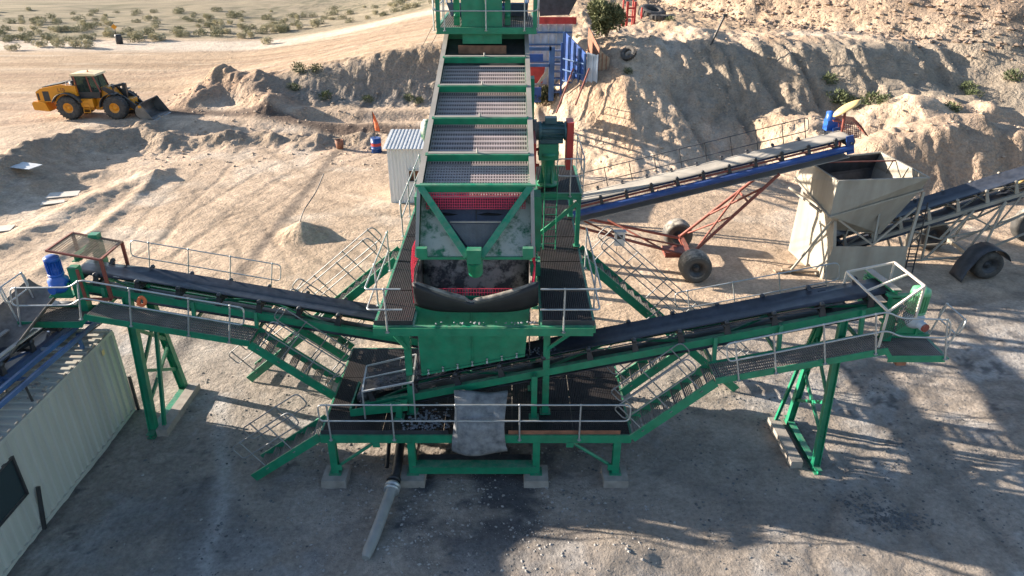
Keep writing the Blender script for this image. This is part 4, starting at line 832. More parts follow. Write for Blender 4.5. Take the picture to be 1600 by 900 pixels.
rails(t, [wa + Vector((-0.15, -0.05, 0.05)), wb + Vector((0.0, -0.05, 0.05)), (-12.4, 17.27, 4.12), (-14.05, 17.27, 4.1)], up=UPL, posts=(0.06, 0.235, 0.48, 0.695, 0.975), h=1.12)
rails(t, [(-14.08, 17.35, 4.1), (-14.08, 18.4, 4.1)], up=(-0.12, 0, 1), posts=(0.08, 0.95), h=1.05)
walkway_floor(t, (-7.55, 19.4, 3.42), (-12.0, 19.4, 4.30), 0.7, GR)
rails(t, [(-7.5, 20.12, 3.46), (-12.05, 20.12, 4.33)], up=UPL, posts=(0.06, 0.34, 0.62, 0.88), h=1.12, r=0.018)
q = MB(); q.box(-12.62, -12.36, 18.02, 18.26, 4.0, 5.45); q.build('gantry_post', G_, t)
q = MB(); q.box(-12.62, -12.36, 19.35, 19.6, 4.0, 5.9); q.build('gantry_post', G_, t)
q = MB(); q.ibeam((-12.5, 18.3, 5.6), (-12.5, 19.4, 5.6), 0.2, 0.18); q.build('gantry_beam', G_, t)
q = MB(); q.box(-13.3, -12.62, 17.9, 18.3, 4.55, 4.6); q.prism([(-13.3, 17.92, 4.6), (-12.62, 17.92, 4.6), (-12.62, 17.92, 5.05)], (0, 0.03, 0)); q.build('motor_base', G_, t)
q = MB(); q.lathe((-12.95, 18.0, 4.75), (0, 0, 1), [(0, 0), (0, 0.2), (0.1, 0.27), (0.38, 0.27), (0.46, 0.18), (0.50, 0.18), (0.5, 0)], 14); q.tube([(-12.95, 18.0, 4.95), (-12.7, 18.0, 4.95)], 0.17, 10); q.tube([(-12.95, 18.0, 4.9), (-13.0, 17.68, 4.9)], 0.13, 10); q.build('gearbox', BLm, t)
q = MB(); q.lathe((-12.95, 18.0, 5.25), (0, 0, 1), [(0, 0), (0, 0.21), (0.05, 0.21), (0.06, 0.17), (0.44, 0.17), (0.45, 0.21), (0.55, 0.20), (0.6, 0.12), (0.6, 0)], 18)
for k in range(18): a = 2 * math.pi * k / 18; q.beam((-12.95 + 0.18 * math.cos(a), 18 + 0.18 * math.sin(a), 5.32), (-12.95 + 0.18 * math.cos(a), 18 + 0.18 * math.sin(a), 5.68), 0.014, 0.05, (math.cos(a), math.sin(a), 0))
q.build('motor', BLm, t)
FL, FR, BRr, BLr = at(72, 392, Y=17.95), at(157, 406, Y=17.95), at(190, 378, Y=19.55), at(113, 364, Y=19.55)
q = MB(); c4 = [FL, FR, BRr, BLr]
for a, b in zip(c4, c4[1:] + c4[:1]): q.beam(a, b, 0.055, 0.055)
for p, dz_ in ((FR, 1.25), (BRr, 0.9), (BLr, 0.9)): q.beam(p, p - Vector((0, 0, dz_)), 0.09, 0.06)
lo = FR - Vector((0, 0, 1.25)); lo2 = lo + Vector((-0.75, 0, 0.0)); q.beam(lo, lo2, 0.06, 0.08); q.beam(lo2, lo2 + Vector((0, 0, 0.95)), 0.07, 0.05)
q.build('guard_cage', RO, t)
q = MB(); mesh_panel(q, FL, FR - FL, BLr - FL, 0.075, 0.013); q.build('cage_mesh', MATS['weathered_wood'], t, 'rusty expanded mesh roof')
q = MB(); q.tube(round_path([lo + Vector((0.75, -.05, -0.1)), lo + Vector((0.85, -.02, 0.12)), lo + Vector((1.0, -0.05, 0.0)), lo + Vector((0.9, -.05, -0.2)), lo + Vector((0.72, -.05, -0.12))], 0.1), 0.05, 6); q.build('orange_rag', OR, t)
for (x, y0, y1, lbl) in ((8.28, 15.9, 18.0, 'long concrete sill in the dust beside the foot of the right green trestle'), (-10.82, 17.35, 19.9, 'long concrete sill beside the foot of the left green trestle')):
    q = MB(); q.box(x - 0.17, x + 0.17, y0, y1, -0.2, 0.24); single(q, 'concrete_sill', CN, lbl, 'sill')

# ------------------------------------------------------------------ staircases
staircase('front staircase climbing from the ground to the left end of the low platform', (-7.35, 15.42, 0.08), (PX0 - 0.02, 15.42, PZ - 0.08), (0, 0.85, 0), (True, True), posts=(0.15, 0.62))
staircase('staircase from the low platform up to the front walkway of the left conveyor', (PX0 - 0.05, 17.32, PZ - 0.08), (-7.56, 17.32, 3.34), (0, 0.82, 0), posts=(0.05, 0.35, 0.66, 0.93))
staircase('short staircase behind the left conveyor, leading up to its rear walkway', (PX0 - 0.05, 19.35, PZ - 0.08), (-7.56, 19.35, 3.34), (0, 0.72, 0), posts=(0.05, 0.5, 0.93))
staircase('long staircase from the ground up to the left raised walkway of the screen', (-9.1, 20.3, 0.1), (-3.55, 19.6, UZ - 0.1), (0, 0.85, 0), posts=(0.03, 0.2, 0.4, 0.6, 0.8, 0.97))
staircase('long staircase descending right from the raised walkway, behind the right conveyor', (7.6, 19.7, 0.1), (2.16, 19.7, UZ - 0.1), (0, 0.85, 0), posts=(0.03, 0.2, 0.4, 0.6, 0.8, 0.97))
staircase('staircase from the low platform up to the front walkway of the right conveyor', (PX1 + 0.02, 15.38, PZ - 0.10), (5.36, 15.38, 3.37), (0, 0.78, 0), posts=(0.06, 0.45, 0.86))
staircase('short staircase behind the right conveyor, leading up to its rear walkway', (PX1 + 0.02, 17.5, PZ - 0.10), (5.36, 17.5, 3.37), (0, 0.72, 0), posts=(0.06, 0.45, 0.86))

# ------------------------------------------------------------------ long shed of corrugated sheet at the left
t = thing('corrugated_container', (-13.6, 12, 0), 'long pale container with corrugated sides and a dark window, beside the left trestle', 'container')
cx1, cx0, cy0, cy1, ctop = -12.32, -14.9, 3.0, 18.72, 3.03
def corrug(mb, a, d, n, out, z0, z1, pitch, depth, slant=0.0):
    a = Vector(a); d = Vector(d).normalized(); out = Vector(out); pts = []
    for i in range(n):
        s = i * pitch
        for (f, o) in ((0, 0), (0.36, 0), (0.5, 1), (0.86, 1)): pts.append(a + d * (s + f * pitch) - out * (depth * o))
    pts.append(a + d * (n * pitch)); m_ = len(pts); vs = [p + Vector((0, 0, z0)) for p in pts] + [p + Vector((0, 0, z1)) for p in pts]
    mb.add(vs, [(i, i + 1, i + 1 + m_, i + m_) for i in range(m_ - 1)]); return mb
q = MB(); n = int((cy1 - 0.12 - 13.62) / 0.29); corrug(q, (cx1, 13.62, 0), (0, 1, 0), n, (1, 0, 0), 0.02, ctop - 0.1, (cy1 - 0.12 - 13.62) / n, 0.045)
n = int((12.25 - cy0) / 0.29); corrug(q, (cx1, cy0, 0), (0, 1, 0), n, (1, 0, 0), 0.02, ctop - 0.1, (12.25 - cy0) / n, 0.045)
corrug(q, (cx1, 12.25, 0), (0, 1, 0), 5, (1, 0, 0), 0.02, 1.18, 1.37 / 5, 0.045); corrug(q, (cx1, 12.25, 0), (0, 1, 0), 5, (1, 0, 0), 2.42, ctop - 0.1, 1.37 / 5, 0.045)
q.build('side_wall', CT, t)
q = MB(); corrug(q, (cx1 - 0.1, cy1 - 0.05, 0), (-1, 0, 0), 8, (0, 1, 0), 0.02, ctop - 0.1, 0.3, 0.045); q.build('end_wall', CT, t)
q = MB(); q.box(cx1 - 0.06, cx1 + 0.02, cy0, cy1, ctop - 0.11, ctop - 0.01); q.box(cx0, cx1 - 0.06, cy1 - 0.06, cy1 + 0.0, ctop - 0.11, ctop - 0.01); q.build('top_rail', CT, t)
q = MB(); q.box(cx1 - 0.06, cx1 + 0.02, cy0, cy1, -0.1, 0.09); q.build('bottom_rail', CT, t)
q = MB(); q.box(cx1 - 0.12, cx1 + 0.025, cy1 - 0.12, cy1 + 0.02, 0.09, ctop - 0.11); q.build('corner_post', CT, t)
q = MB(); pts = []; n = 52; pitch = (cy1 - cy0) / n
for i in range(n):
    for (f, o) in ((0, 0), (0.4, 0), (0.5, 1), (0.9, 1)): pts.append((cy0 + (i + f) * pitch, ctop - 0.005 + 0.045 * o))
m_ = len(pts); q.add([(cx1 - 0.02, a, z) for a, z in pts] + [(cx0, a, z) for a, z in pts], [(i, i + 1, i + 1 + m_, i + m_) for i in range(m_ - 1)]); q.build('roof', CT, t)
w_ = MB(); w_.box(cx1 - 0.05, cx1 - 0.045 + 0.01, 12.3, 13.55, 1.22, 2.38); wo = w_.build('window', gl, t)
q = MB()
for (a, b, c_, d_) in ((12.25, 12.31, 1.18, 2.42), (13.55, 13.62, 1.18, 2.42)): q.box(cx1 - 0.05, cx1 + 0.01, a, b, c_, d_)
q.box(cx1 - 0.05, cx1 + 0.01, 12.31, 13.55, 1.18, 1.24); q.box(cx1 - 0.05, cx1 + 0.01, 12.31, 13.55, 2.36, 2.42)
wo2 = q.build('window_frame', DK, wo)
q = MB(); q.box(cx1 + 0.002, cx1 + 0.01, 17.95, 18.08, 2.55, 2.72); q.build('tag_plate', YP, t)
for (a, b, wh) in (((cx1 + 0.07, 13.55, -0.1), (cx1 + 0.05, 13.9, 1.15), 'short black steel post leaning on the container by its window'), ((cx1 + 0.10, 18.72, -0.1), (cx1 + 0.06, 18.8, 1.25), 'short black post standing at the far corner of the container')):
    q = MB(); q.beam(a, b, 0.09, 0.06); single(q, 'steel_post', DK, wh, 'post')
# lumps of fine spill on the roof: one uncountable layer
q = MB(); random.seed(3)
for i in range(900):
    x = rnd(cx0, cx1 - 0.15); y = rnd(9, 18.6); s = rnd(0.015, 0.055) ; 
    if vnoise(np.array([x * 1.3]), np.array([y * 0.9]))[0] < -0.05: continue
    q.hexa([(x - s, y - s, ctop), (x + s, y - s * .8, ctop), (x + s * .9, y + s, ctop), (x - s, y + s * .9, ctop), (x - s * .5, y - s * .5, ctop + s * 1.5), (x + s * .5, y - s * .4, ctop + s * 1.4), (x + s * .4, y + s * .5, ctop + s * 1.2), (x - s * .4, y + s * .5, ctop + s * 1.3)])
single(q, 'spilled_gravel', CN, 'pale gravel spilled over the ribbed container roof', 'gravel', kind='stuff')

# ------------------------------------------------------------------ blue stacking conveyor over the container
t = thing('stacking_conveyor', (-13.6, 14, ctop), 'blue framed conveyor with a dark belt running over the container roof', 'conveyor')
M, L = conveyor_body(t, (-13.85, 19.4, 3.45), (-13.85, 6.0, 4.1), half=0.62, belt_half=0.55, st_m=BF, idlers=11, lift=0.22, st_h=0.16)
for x in (-12.72, -12.45):
    q = MB(); q.beam((x, 19.0, 3.60 - (0.12 if x > -12.5 else 0)), (x, 6.0, 4.15 - (0.12 if x > -12.5 else 0)), 0.09, 0.12); q.build('outer_rail', BF, t)
q = MB(); q.prism([(-14.52, 16.8, 3.55), (-14.52, 5.0, 4.0), (-14.52, 5.0, 5.1), (-14.52, 16.8, 4.55)], (0.03, 0, 0)); q.build('added_shade_board', DS, t)  # added panel, mostly out of view, to cast shade over the foreground
for k in range(8):
    y = 18.4 - k * 1.6; z = 3.5 + (19.4 - y) * 0.0485 - 0.1; q = MB(); q.beam((-13.2, y, z), (-12.42, y - 0.0, z), 0.07, 0.07); q.build('cross_member', BW if k % 2 else BF, t)
for k in range(3):
    y = 17.6 - k * 4; q = MB(); q.beam((-12.6, y, ctop), (-12.6, y, 3.5 + (19 - y) * 0.042), 0.08, 0.08); q.beam((-14.5, y, ctop), (-14.5, y, 3.4 + (19 - y) * 0.042), 0.08, 0.08); q.build('support', BF, t)
for k, (x, z) in enumerate(((-14.1, 3.82), (-13.3, 3.84))): q = MB(); q.beam((x, 17.0, z + 0.2), (x, 14.8, z + 0.32), 0.12, 0.04); q.build('skirt_clamp', BP, t)
t2 = thing('pipe_handrail', (-12.5, 15, ctop), 'thin black pipe handrail along the edge of the container roof', 'handrail')
q = MB(); q.tube([(-12.5, 18.9, 3.28), (-12.5, 14.9, 3.72), (-12.5, 9.0, 4.0)], 0.022, 6); q.build('top_pipe', DK, t2)
for y, z in ((14.95, 3.72), (12.0, 3.86)): q = MB(); q.tube([(-12.5, y, z), (-12.46, y + 0.02, ctop)], 0.03, 6); q.build('post', DK, t2)
# dark rubber chute feeding it
g = []
for i in range(12):
    s = i / 11; y = 18.75 - 3.0 * s; zc = 4.62 - 0.55 * s - 0.25 * s * s; row = []
    for j in range(11):
        a = -1.25 + 2.5 * j / 10; rr = 0.62 + 0.12 * s; row.append((-13.75 + rr * math.sin(a) * 1.05 - 0.25 * s, y + 0.1 * math.cos(a), zc + rr * (1 - math.cos(a)) * 0.9 - 0.25))
    g.append(row)
q = MB(); q.sheet(g, 0.03); single(q, 'rubber_chute', mat('scuffed_brown_rubber', (0.10, 0.085, 0.075), 0.6, var=0.3, dust=0.5, dustcol=(0.3, 0.26, 0.22)), 'curved scuffed rubber chute dropping from the left conveyor head onto the blue conveyor', 'chute')

# ------------------------------------------------------------------ pipes in front of the platform
t = thing('drain_pipe', (-3.4, 15, 0.1), 'grey pipe with tapered end lying on the ground in front of the low platform', 'pipe')
q = MB(); q.tube([(-3.60, 12.40, 0.22), (-3.575, 12.62, 0.24), (-3.51, 13.0, 0.24), (-3.42, 13.7, 0.27), (-3.30, 14.75, 0.30)], [0.10, 0.14, 0.148, 0.145, 0.145], 14); q.build('grey_pipe', PV, t)
q = MB(); q.lathe((-3.31, 14.68, 0.27), (0.08, 1, 0.08), [(0, 0.14), (0, 0.22), (0.06, 0.22), (0.06, 0.17), (0.12, 0.17), (0.12, 0.22), (0.2, 0.22), (0.2, 0.1)], 16); q.build('flange', GZ, t)
q = MB(); q.tube([(-3.30, 14.85, 0.28), (-3.26, 15.4, 0.36), (-3.30, 17.0, 0.55), (-3.35, 19.0, 0.6)], 0.13, 12); q.build('black_pipe', RB, t)
q = MB(); q.lathe((-3.30, 15.0, 0.3), (0.03, 1, 0.12), [(0, 0.13), (0, 0.2), (0.1, 0.2), (0.1, 0.13)], 14); q.build('collar', RB, t)
q = MB(); q.tube([(-3.62, 15.8, 0.12), (-3.66, 16.8, 0.5), (-3.7, 18.0, 0.9)], 0.06, 8); single(q, 'black_hose', RB, 'thin black hose beside the black pipe under the low platform', 'hose')
# loose stones that spilled on the deck
q = MB(); random.seed(5)
def stone(q, x, y, z, s):
    ax = rnd(0, 6.28); pts = []
    for k in range(6):
        a = ax + k * math.pi / 3; r_ = s * rnd(0.7, 1.15); pts.append((x + r_ * math.cos(a), y + r_ * math.sin(a) * rnd(0.7, 1), z + s * rnd(0.2, 0.6)))
    top = (x + rnd(-.2, .2) * s, y + rnd(-.2, .2) * s, z + s * rnd(0.9, 1.4)); bot = (x, y, z - s * 0.3)
    q.add(pts + [top, bot], [(k, (k + 1) % 6, 6) for k in range(6)] + [((k + 1) % 6, k, 7) for k in range(6)])
for i in range(230): x = -2.35 + random.gauss(0, 0.33); y = 15.95 + random.gauss(0, 0.28); stone(q, min(-1.75, x), max(15.5, y), PZ + rnd(0, 0.03), rnd(0.02, 0.055))
for i in range(26): stone(q, rnd(-2.0, 0.6), rnd(15.46, 15.55), UZ + 0.01 + rnd(0, .04), rnd(0.02, 0.05))
stn = mat('pale_stone', (0.17, 0.18, 0.20), 0.85, var=0.3, scale=9)
single(q, 'spilled_stones', stn, 'pale grey stones spilled on the low platform beside the rubber sheet', 'stones', kind='stuff')

q = MB(); random.seed(9)
for i in range(520):
    a = random.random() ** 1.6 * 5.2; x = -3.9 + a; stone(q, x, 16.9 + random.gauss(0, 0.13), ZR(x) + 0.27 + rnd(0, .03), rnd(0.02, 0.05))
single(q, 'crushed_stone', stn, 'dark crushed stone riding on the lower part of the right conveyor belt', 'stones', kind='stuff')
# ------------------------------------------------------------------ wheels
def wheel(parent, c, r, wd, axis=(0, 1, 0), lugs=0, tm=None, rm=None, name='wheel', rimr=0.52):
    """tyre with rounded shoulders and lugs, rim as its child"""
    c = Vector(c); ax = Vector(axis).normalized(); h = wd / 2
    q = MB(); q.lathe(c - ax * h, ax, [(0.04, r * rimr), (0.0, r * (rimr + 0.08)), (0.0, r * 0.80), (0.05 * wd, r * 0.93), (0.18 * wd, r * 0.985), (0.5 * wd, r), (0.82 * wd, r * 0.985), (0.95 * wd, r * 0.93), (wd, r * 0.80), (wd, r * (rimr + 0.08)), (wd - 0.04, r * rimr)], 28)
    if lugs:
        ref = Vector((0, 0, 1)); u = ax.cross(ref).normalized(); v = ax.cross(u)
        for k in range(lugs):
            a = 2 * math.pi * k / lugs
            for s_ in (-1, 1):
                a2 = a + (0.5 if s_ > 0 else 0) * 2 * math.pi / lugs; d1 = u * math.cos(a2) + v * math.sin(a2); tg = ax.cross(d1)
                q.beam(c + ax * (s_ * h * 0.06) + d1 * (r + 0.012) + tg * 0.04, c + ax * (s_ * h * 0.98) + d1 * (r * 0.955) - tg * 0.04, r * 0.085, 0.06, d1)
    w_ = q.build(name, tm or TY, parent)
    q = MB(); q.lathe(c - ax * (h - 0.05), ax, [(0, r * (rimr + 0.02)), (0.0, r * rimr * 0.9), (wd * 0.22, r * rimr * 0.75), (wd * 0.2, r * 0.22), (wd * 0.1, r * 0.2), (wd * 0.1, 0.0)], 24)
    q.tube([c - ax * (h - 0.1), c + ax * (h - 0.1)], r * 0.12, 10)
    q.lathe(c + ax * (h - 0.05), -ax, [(0, r * (rimr + 0.02)), (0.0, r * rimr * 0.9), (wd * 0.22, r * rimr * 0.75), (wd * 0.2, r * 0.22), (wd * 0.1, r * 0.2), (wd * 0.1, 0.0)], 24)
    q.build('rim', rm or DS, w_); return w_

# ------------------------------------------------------------------ wheel loader
lp = at(131.5, 167, Z=1.75); lp = at(131.5, 167, Z=ground_z(lp.x, lp.y) + 0.9); lx, ly = lp.x + 0.75, lp.y + 0.9; lz = ground_z(lx, ly) + 0.02
t = thing('wheel_loader', (lx, ly, lz), 'yellow wheel loader with cream cab roof, its grey bucket lowered, on the haul road', 'loader')
LS_ = 0.96; B = Matrix.Translation((lx, ly, lz)) @ Matrix.Scale(LS_, 4)
def L_(): return MB(B)
for x in (-1.87, 1.87):
    for y in (-1.05, 1.05): wheel(t, (lx + x * LS_, ly + y * LS_, lz + 0.90), 0.90, 0.64, lugs=22, rm=YE, rimr=0.43)
q = L_(); q.prism([(-4.35, -1.0, 1.35), (-1.05, -1.0, 1.35), (-1.05, -1.0, 2.60), (-2.2, -1.0, 2.72), (-3.9, -1.0, 2.42), (-4.35, -1.0, 2.15)], (0, 2.0, 0)); rb = q.build('hood', YE, t)
q = L_(); q.prism([(-3.9, -0.72, 2.44), (-2.3, -0.72, 2.73), (-2.3, -0.72, 2.79), (-3.9, -0.72, 2.50)], (0, 1.44, 0)); q.build('hood_grille', DK, rb)
for x0 in (-3.8,):
    q = L_(); q.box(x0, x0 + 0.5, -1.015, -0.998, 1.42, 2.2); q.build('side_grille', DK, rb)
q = L_(); q.box(-4.28, -4.12, -1.012, -0.99, 1.5, 2.05); q.build('side_grille', DK, rb)
q = L_(); q.prism([(-4.75, -1.15, 0.75), (-3.55, -1.15, 0.62), (-3.75, -1.15, 1.34), (-4.65, -1.15, 1.42), (-4.82, -1.15, 1.25)], (0, 2.3, 0)); q.build('counterweight', YE, t)
q = L_(); q.box(-3.3, -0.25, -0.55, 0.55, 0.6, 1.34); q.build('rear_frame', YE, t)
q = L_(); q.box(-0.1, 3.0, -0.45, 0.45, 0.6, 1.5); q.prism([(0.2, -0.5, 1.5), (1.9, -0.5, 1.5), (1.3, -0.5, 2.45), (0.75, -0.5, 2.45)], (0, 1.0, 0)); q.build('front_frame', YE, t)
for y in (-1.05, 1.05):
    g = [[(-1.87 + 1.16 * math.cos(a), y + j * 0.42, 0.98 + 1.1 * math.sin(a)) for j in (-1, 1)] for a in [R(v) for v in range(18, 172, 14)]]
    q = L_(); q.sheet(g, 0.05); q.build('rear_fender', DK, t)
    g = [[(1.87 + 1.1 * math.cos(a), y + j * 0.40, 0.96 + 1.06 * math.sin(a)) for j in (-1, 1)] for a in [R(v) for v in range(75, 190, 13)]]
    q = L_(); q.sheet(g, 0.04); q.build('front_fender', DK, t)
cab = L_(); cab.prism([(-0.95, -0.78, 1.62), (0.62, -0.78, 1.62), (0.72, -0.78, 2.1), (-1.05, -0.78, 2.1)], (0, 1.56, 0)); cb = cab.build('cab', DK, t)
q = L_()
for (a, b) in (((-1.05, 2.1), (-1.12, 3.36)), ((0.05, 2.1), (-0.08, 3.36)), ((0.78, 2.1), (0.42, 3.36))):
    for y in (-0.76, 0.76): q.beam((a[0], y, a[1]), (b[0], y, b[1]), 0.08, 0.09, (1, 0, 0))
q.build('pillars', RO, cb)
q = L_()
for y in (-0.745, 0.745): q.prism([(-1.03, y, 2.1), (0.75, y, 2.1), (0.42, y, 3.34), (-1.08, y, 3.34)], (0, 0.008, 0))
q.prism([(0.74, -0.72, 2.12), (0.74, 0.72, 2.12), (0.41, 0.72, 3.34), (0.41, -0.72, 3.34)], (0.008, 0, 0)); q.prism([(-1.03, -0.72, 2.12), (-1.03, 0.72, 2.12), (-1.08, 0.72, 3.34), (-1.08, -0.72, 3.34)], (0.008, 0, 0))
q.build('cab_window', cg, cb)
q = L_(); q.box(-0.7, -0.2, -0.25, 0.25, 2.1, 2.3); q.box(-0.75, -0.6, -0.25, 0.25, 2.3, 3.0); q.build('seat', DK, cb)
q = L_(); q.prism([(-1.35, -0.86, 3.37), (0.72, -0.86, 3.37), (0.66, -0.86, 3.50), (-0.4, -0.86, 3.58), (-1.3, -0.86, 3.52)], (0, 1.72, 0)); q.build('cab_roof', CR, cb)
q = L_(); q.lathe((-0.3, 0, 3.57), (0, 0, 1), [(0, 0.07), (0.1, 0.06), (0.13, 0)], 10); q.build('beacon', OR, cb)
q = L_(); q.tube([(-1.75, 0.25, 2.6), (-1.85, 0.25, 3.25)], 0.09, 10); q.build('exhaust', DK, t)
q = L_()
for x in (-1.75, -1.35): q.tube([(x, -0.9, 2.2), (x, -0.9, 3.0)], 0.03, 6)
for k in range(4): q.tube([(-1.75, -0.9, 2.3 + k * 0.22), (-1.35, -0.9, 2.3 + k * 0.22)], 0.025, 6)
q.build('access_rail', MATS['galvanised_steel'], t)
q = L_(); q.lathe((-1.45, -0.65, 2.55), (0, 0, 1), [(0, 0.17), (0.42, 0.17), (0.42, 0)], 12); q.build('air_filter', DK, t)
q = L_()
for x in (-0.75, -0.25): q.beam((x, -1.15, 0.5), (x, -0.95, 1.6), 0.05, 0.05, (1, 0, 0))
for k in range(4): q.box(-0.75, -0.25, -1.2 + k * 0.05, -1.0 + k * 0.05, 0.52 + k * 0.33, 0.56 + k * 0.33)
q.build('steps', YE, t)
q = L_(); q.box(-0.9, 0.1, -1.05, -0.55, 0.95, 1.6); q.build('side_tank', YE, t)
for y in (-0.62, 0.62):
    q = L_(); q.prism([(0.75, y - 0.07, 2.35), (1.05, y - 0.07, 2.5), (2.5, y - 0.07, 1.75), (3.65, y - 0.07, 0.75), (3.5, y - 0.07, 0.35), (2.3, y - 0.07, 1.25)], (0, 0.14, 0)); q.build('lift_arm', DK, t)
    q = L_(); q.tube([(1.0, y * 0.55, 1.2), (2.5, y * 0.75, 1.45)], 0.08, 8); q.tube([(2.3, y * 0.72, 1.42), (2.7, y * 0.78, 1.48)], 0.05, 8); q.build('lift_cylinder', DK, t)
q = L_(); q.prism([(2.1, -0.12, 1.3), (2.45, -0.12, 1.3), (2.55, -0.12, 2.65), (2.3, -0.12, 2.7)], (0, 0.24, 0)); q.tube([(1.0, 0, 2.3), (2.4, 0, 2.6)], 0.1, 8); q.tube([(2.35, 0, 1.4), (3.4, 0, 0.95)], 0.08, 8); q.build('bell_crank', DK, t)
for y in (-0.55, 0.5): q = L_(); q.tube([(1.7, y, 2.15), (1.72, y, 2.45)], 0.05, 8); q.lathe((1.72, y, 2.45), (1, 0, 0), [(0, 0), (0, 0.1), (0.12, 0.1), (0.12, 0)], 10); q.build('work_lamp', DK, t)
# bucket: curved back, two cheeks, a cutting edge
prof = [(4.95, 0.03), (4.3, 0.04), (3.85, 0.12), (3.6, 0.40), (3.58, 0.8), (3.75, 1.15), (4.1, 1.38)]
g = [[(x, y, z) for y in (-1.6, -0.8, 0, 0.8, 1.6)] for x, z in prof]
q = L_(); q.sheet(g, 0.05); bk_ = q.build('bucket', BK, t)
for y in (-1.6, 1.57): q = L_(); q.prism([(x, y, z) for x, z in prof], (0, 0.03, 0)); q.build('side_cheek', BK, bk_)
q = L_(); q.box(4.85, 5.2, -1.62, 1.62, 0.0, 0.035); q.build('cutting_edge', GZ, bk_)
q = L_(); q.box(3.95, 4.2, -1.64, -1.605, 1.0, 1.2); q.build('marker', YE, bk_)
# lettering on the hood
cu = bpy.data.curves.new('hood_lettering', 'FONT'); cu.body = 'L18'; cu.size = 0.42; cu.extrude = 0.004
to = bpy.data.objects.new('hood_lettering', cu); C.objects.link(to); bpy.context.view_layer.update()
me = bpy.data.meshes.new_from_object(to.evaluated_get(bpy.context.evaluated_depsgraph_get())); bpy.data.objects.remove(to)
me.transform(Matrix.Scale(LS_, 4) @ Matrix.Translation((-2.55, -1.008, 2.18)) @ Matrix.Rotation(R(90), 4, 'X')); me.materials.clear(); me.materials.append(RO)
to = bpy.data.objects.new('hood_lettering', me); C.objects.link(to); to.parent = rb

# ------------------------------------------------------------------ blue wheeled conveyor behind the plant
t = thing('wheeled_conveyor', (8.2, 30, 0), 'blue and red wheeled conveyor with a pale belt, feeding the beige hopper', 'conveyor')
M, L = conveyor_body(t, (1.5, 30, 2.40), (14.45, 30, 5.75), half=0.62, belt_half=0.58, st_m=BL, belt_m=BP, idlers=12, st_h=0.30, lift=0.42, st_tube=True, brace=False, flat_from=1.0, pul=0.22)
q = MB(M)
for s_ in (-1, 1): q.box(0, L - 0.6, s_ * 0.6 - 0.03, s_ * 0.6 + 0.03, 0.22, 0.30)
q.build('upper_rail', RO, t)
q = MB(M); q.box(L - 0.25, L + 0.05, -0.72, -0.66, -0.25, 0.55); q.build('head_plate', BL, t); q = MB(M); q.box(L - 0.25, L + 0.05, 0.66, 0.72, -0.25, 0.55); q.build('head_plate', BL, t)
UPB = Vector((-0.25, 0, 0.97)).normalized()
rails(t, [(2.2, 30.85, 2.9), (13.2, 30.85, 5.75)], up=UPB, posts=(0.0, 0.1, 0.2, 0.3, 0.4, 0.5, 0.6, 0.7, 0.8, 0.9, 0.985), h=0.95, mid=0.35, r=0.02, m=DS)
for i, y in enumerate((28.4, 32.1)):
    wz = ground_z(8.1, y) + 0.66; wheel(t, (8.15, y, wz), 0.70, 0.95 if i == 0 else 0.9, tm=TW, rm=DS)
q = MB(); q.beam((8.15, 28.9, 0.72), (8.15, 31.6, 0.72), 0.2, 0.2); q.build('axle', RO, t)
for (a, b, r_) in (((8.1, 29.15, 0.85), (11.6, 29.45, 4.55), 0.075), ((8.1, 31.3, 0.85), (11.6, 30.55, 4.55), 0.075), ((8.35, 29.3, 1.0), (10.4, 30.6, 3.4), 0.05), ((9.3, 31.0, 2.1), (10.9, 29.4, 3.9), 0.05), ((8.4, 31.1, 1.1), (9.8, 29.4, 2.6), 0.04), ((10.4, 29.4, 3.3), (10.4, 30.6, 3.3), 0.05),
                 ((8.0, 29.1, 0.80), (2.0, 29.45, 2.35), 0.07), ((8.0, 31.2, 0.80), (2.0, 30.6, 2.35), 0.07), ((6.9, 29.2, 1.05), (4.5, 30.9, 1.85), 0.045), ((4.5, 29.35, 1.75), (2.6, 30.6, 2.3), 0.045), ((8.0, 30.2, 0.8), (4.4, 29.35, 1.9), 0.045)):
    q = MB(); q.tube([a, b], r_, 8); q.build('strut', RO, t)
q = MB(); q.box(7.0, 8.2, 29.3, 30.2, 0.62, 0.85); q.build('axle_plate', RO, t)
q = MB(); q.box(13.9, 14.5, 30.9, 31.35, 6.05, 6.5); q.lathe((14.05, 31.1, 6.5), (0, 0, 1), [(0, 0.2), (0.35, 0.2), (0.4, 0)], 12); q.build('motor', BLm, t)
q = MB(); cA = [Vector((13.9, 30.75, 6.55)), Vector((15.3, 30.75, 6.75)), Vector((15.3, 29.6, 6.75)), Vector((13.9, 29.6, 6.55))]
cA = [at(1302, 190, Y=30.6), at(1327, 183, Y=31.6), at(1345, 192, Y=31.2), at(1355, 212, Y=30.2)]
mesh_panel(q, at(1303, 190, Y=30.7), at(1345, 196, Y=30.7) - at(1303, 190, Y=30.7), (0.1, 1.0, 0.1), 0.09, 0.018)
mesh_panel(q, at(1345, 196, Y=30.7), at(1356, 213, Y=30.7) - at(1345, 196, Y=30.7), (0.0, 1.0, 0.1), 0.09, 0.018)
mesh_panel(q, at(1310, 191, Y=30.68), at(1345, 197, Y=30.68) - at(1310, 191, Y=30.68), (0.12, 0, -0.55), 0.09, 0.018)
q.build('mesh_guard', RO, t)
q = MB(); pm_ = at(1321, 172, Y=30.3); pb_ = at(1310, 240, Y=30.4); q.tube([pb_, pm_], 0.06, 8); q.build('cowl_pole', RO, t)
g = [];
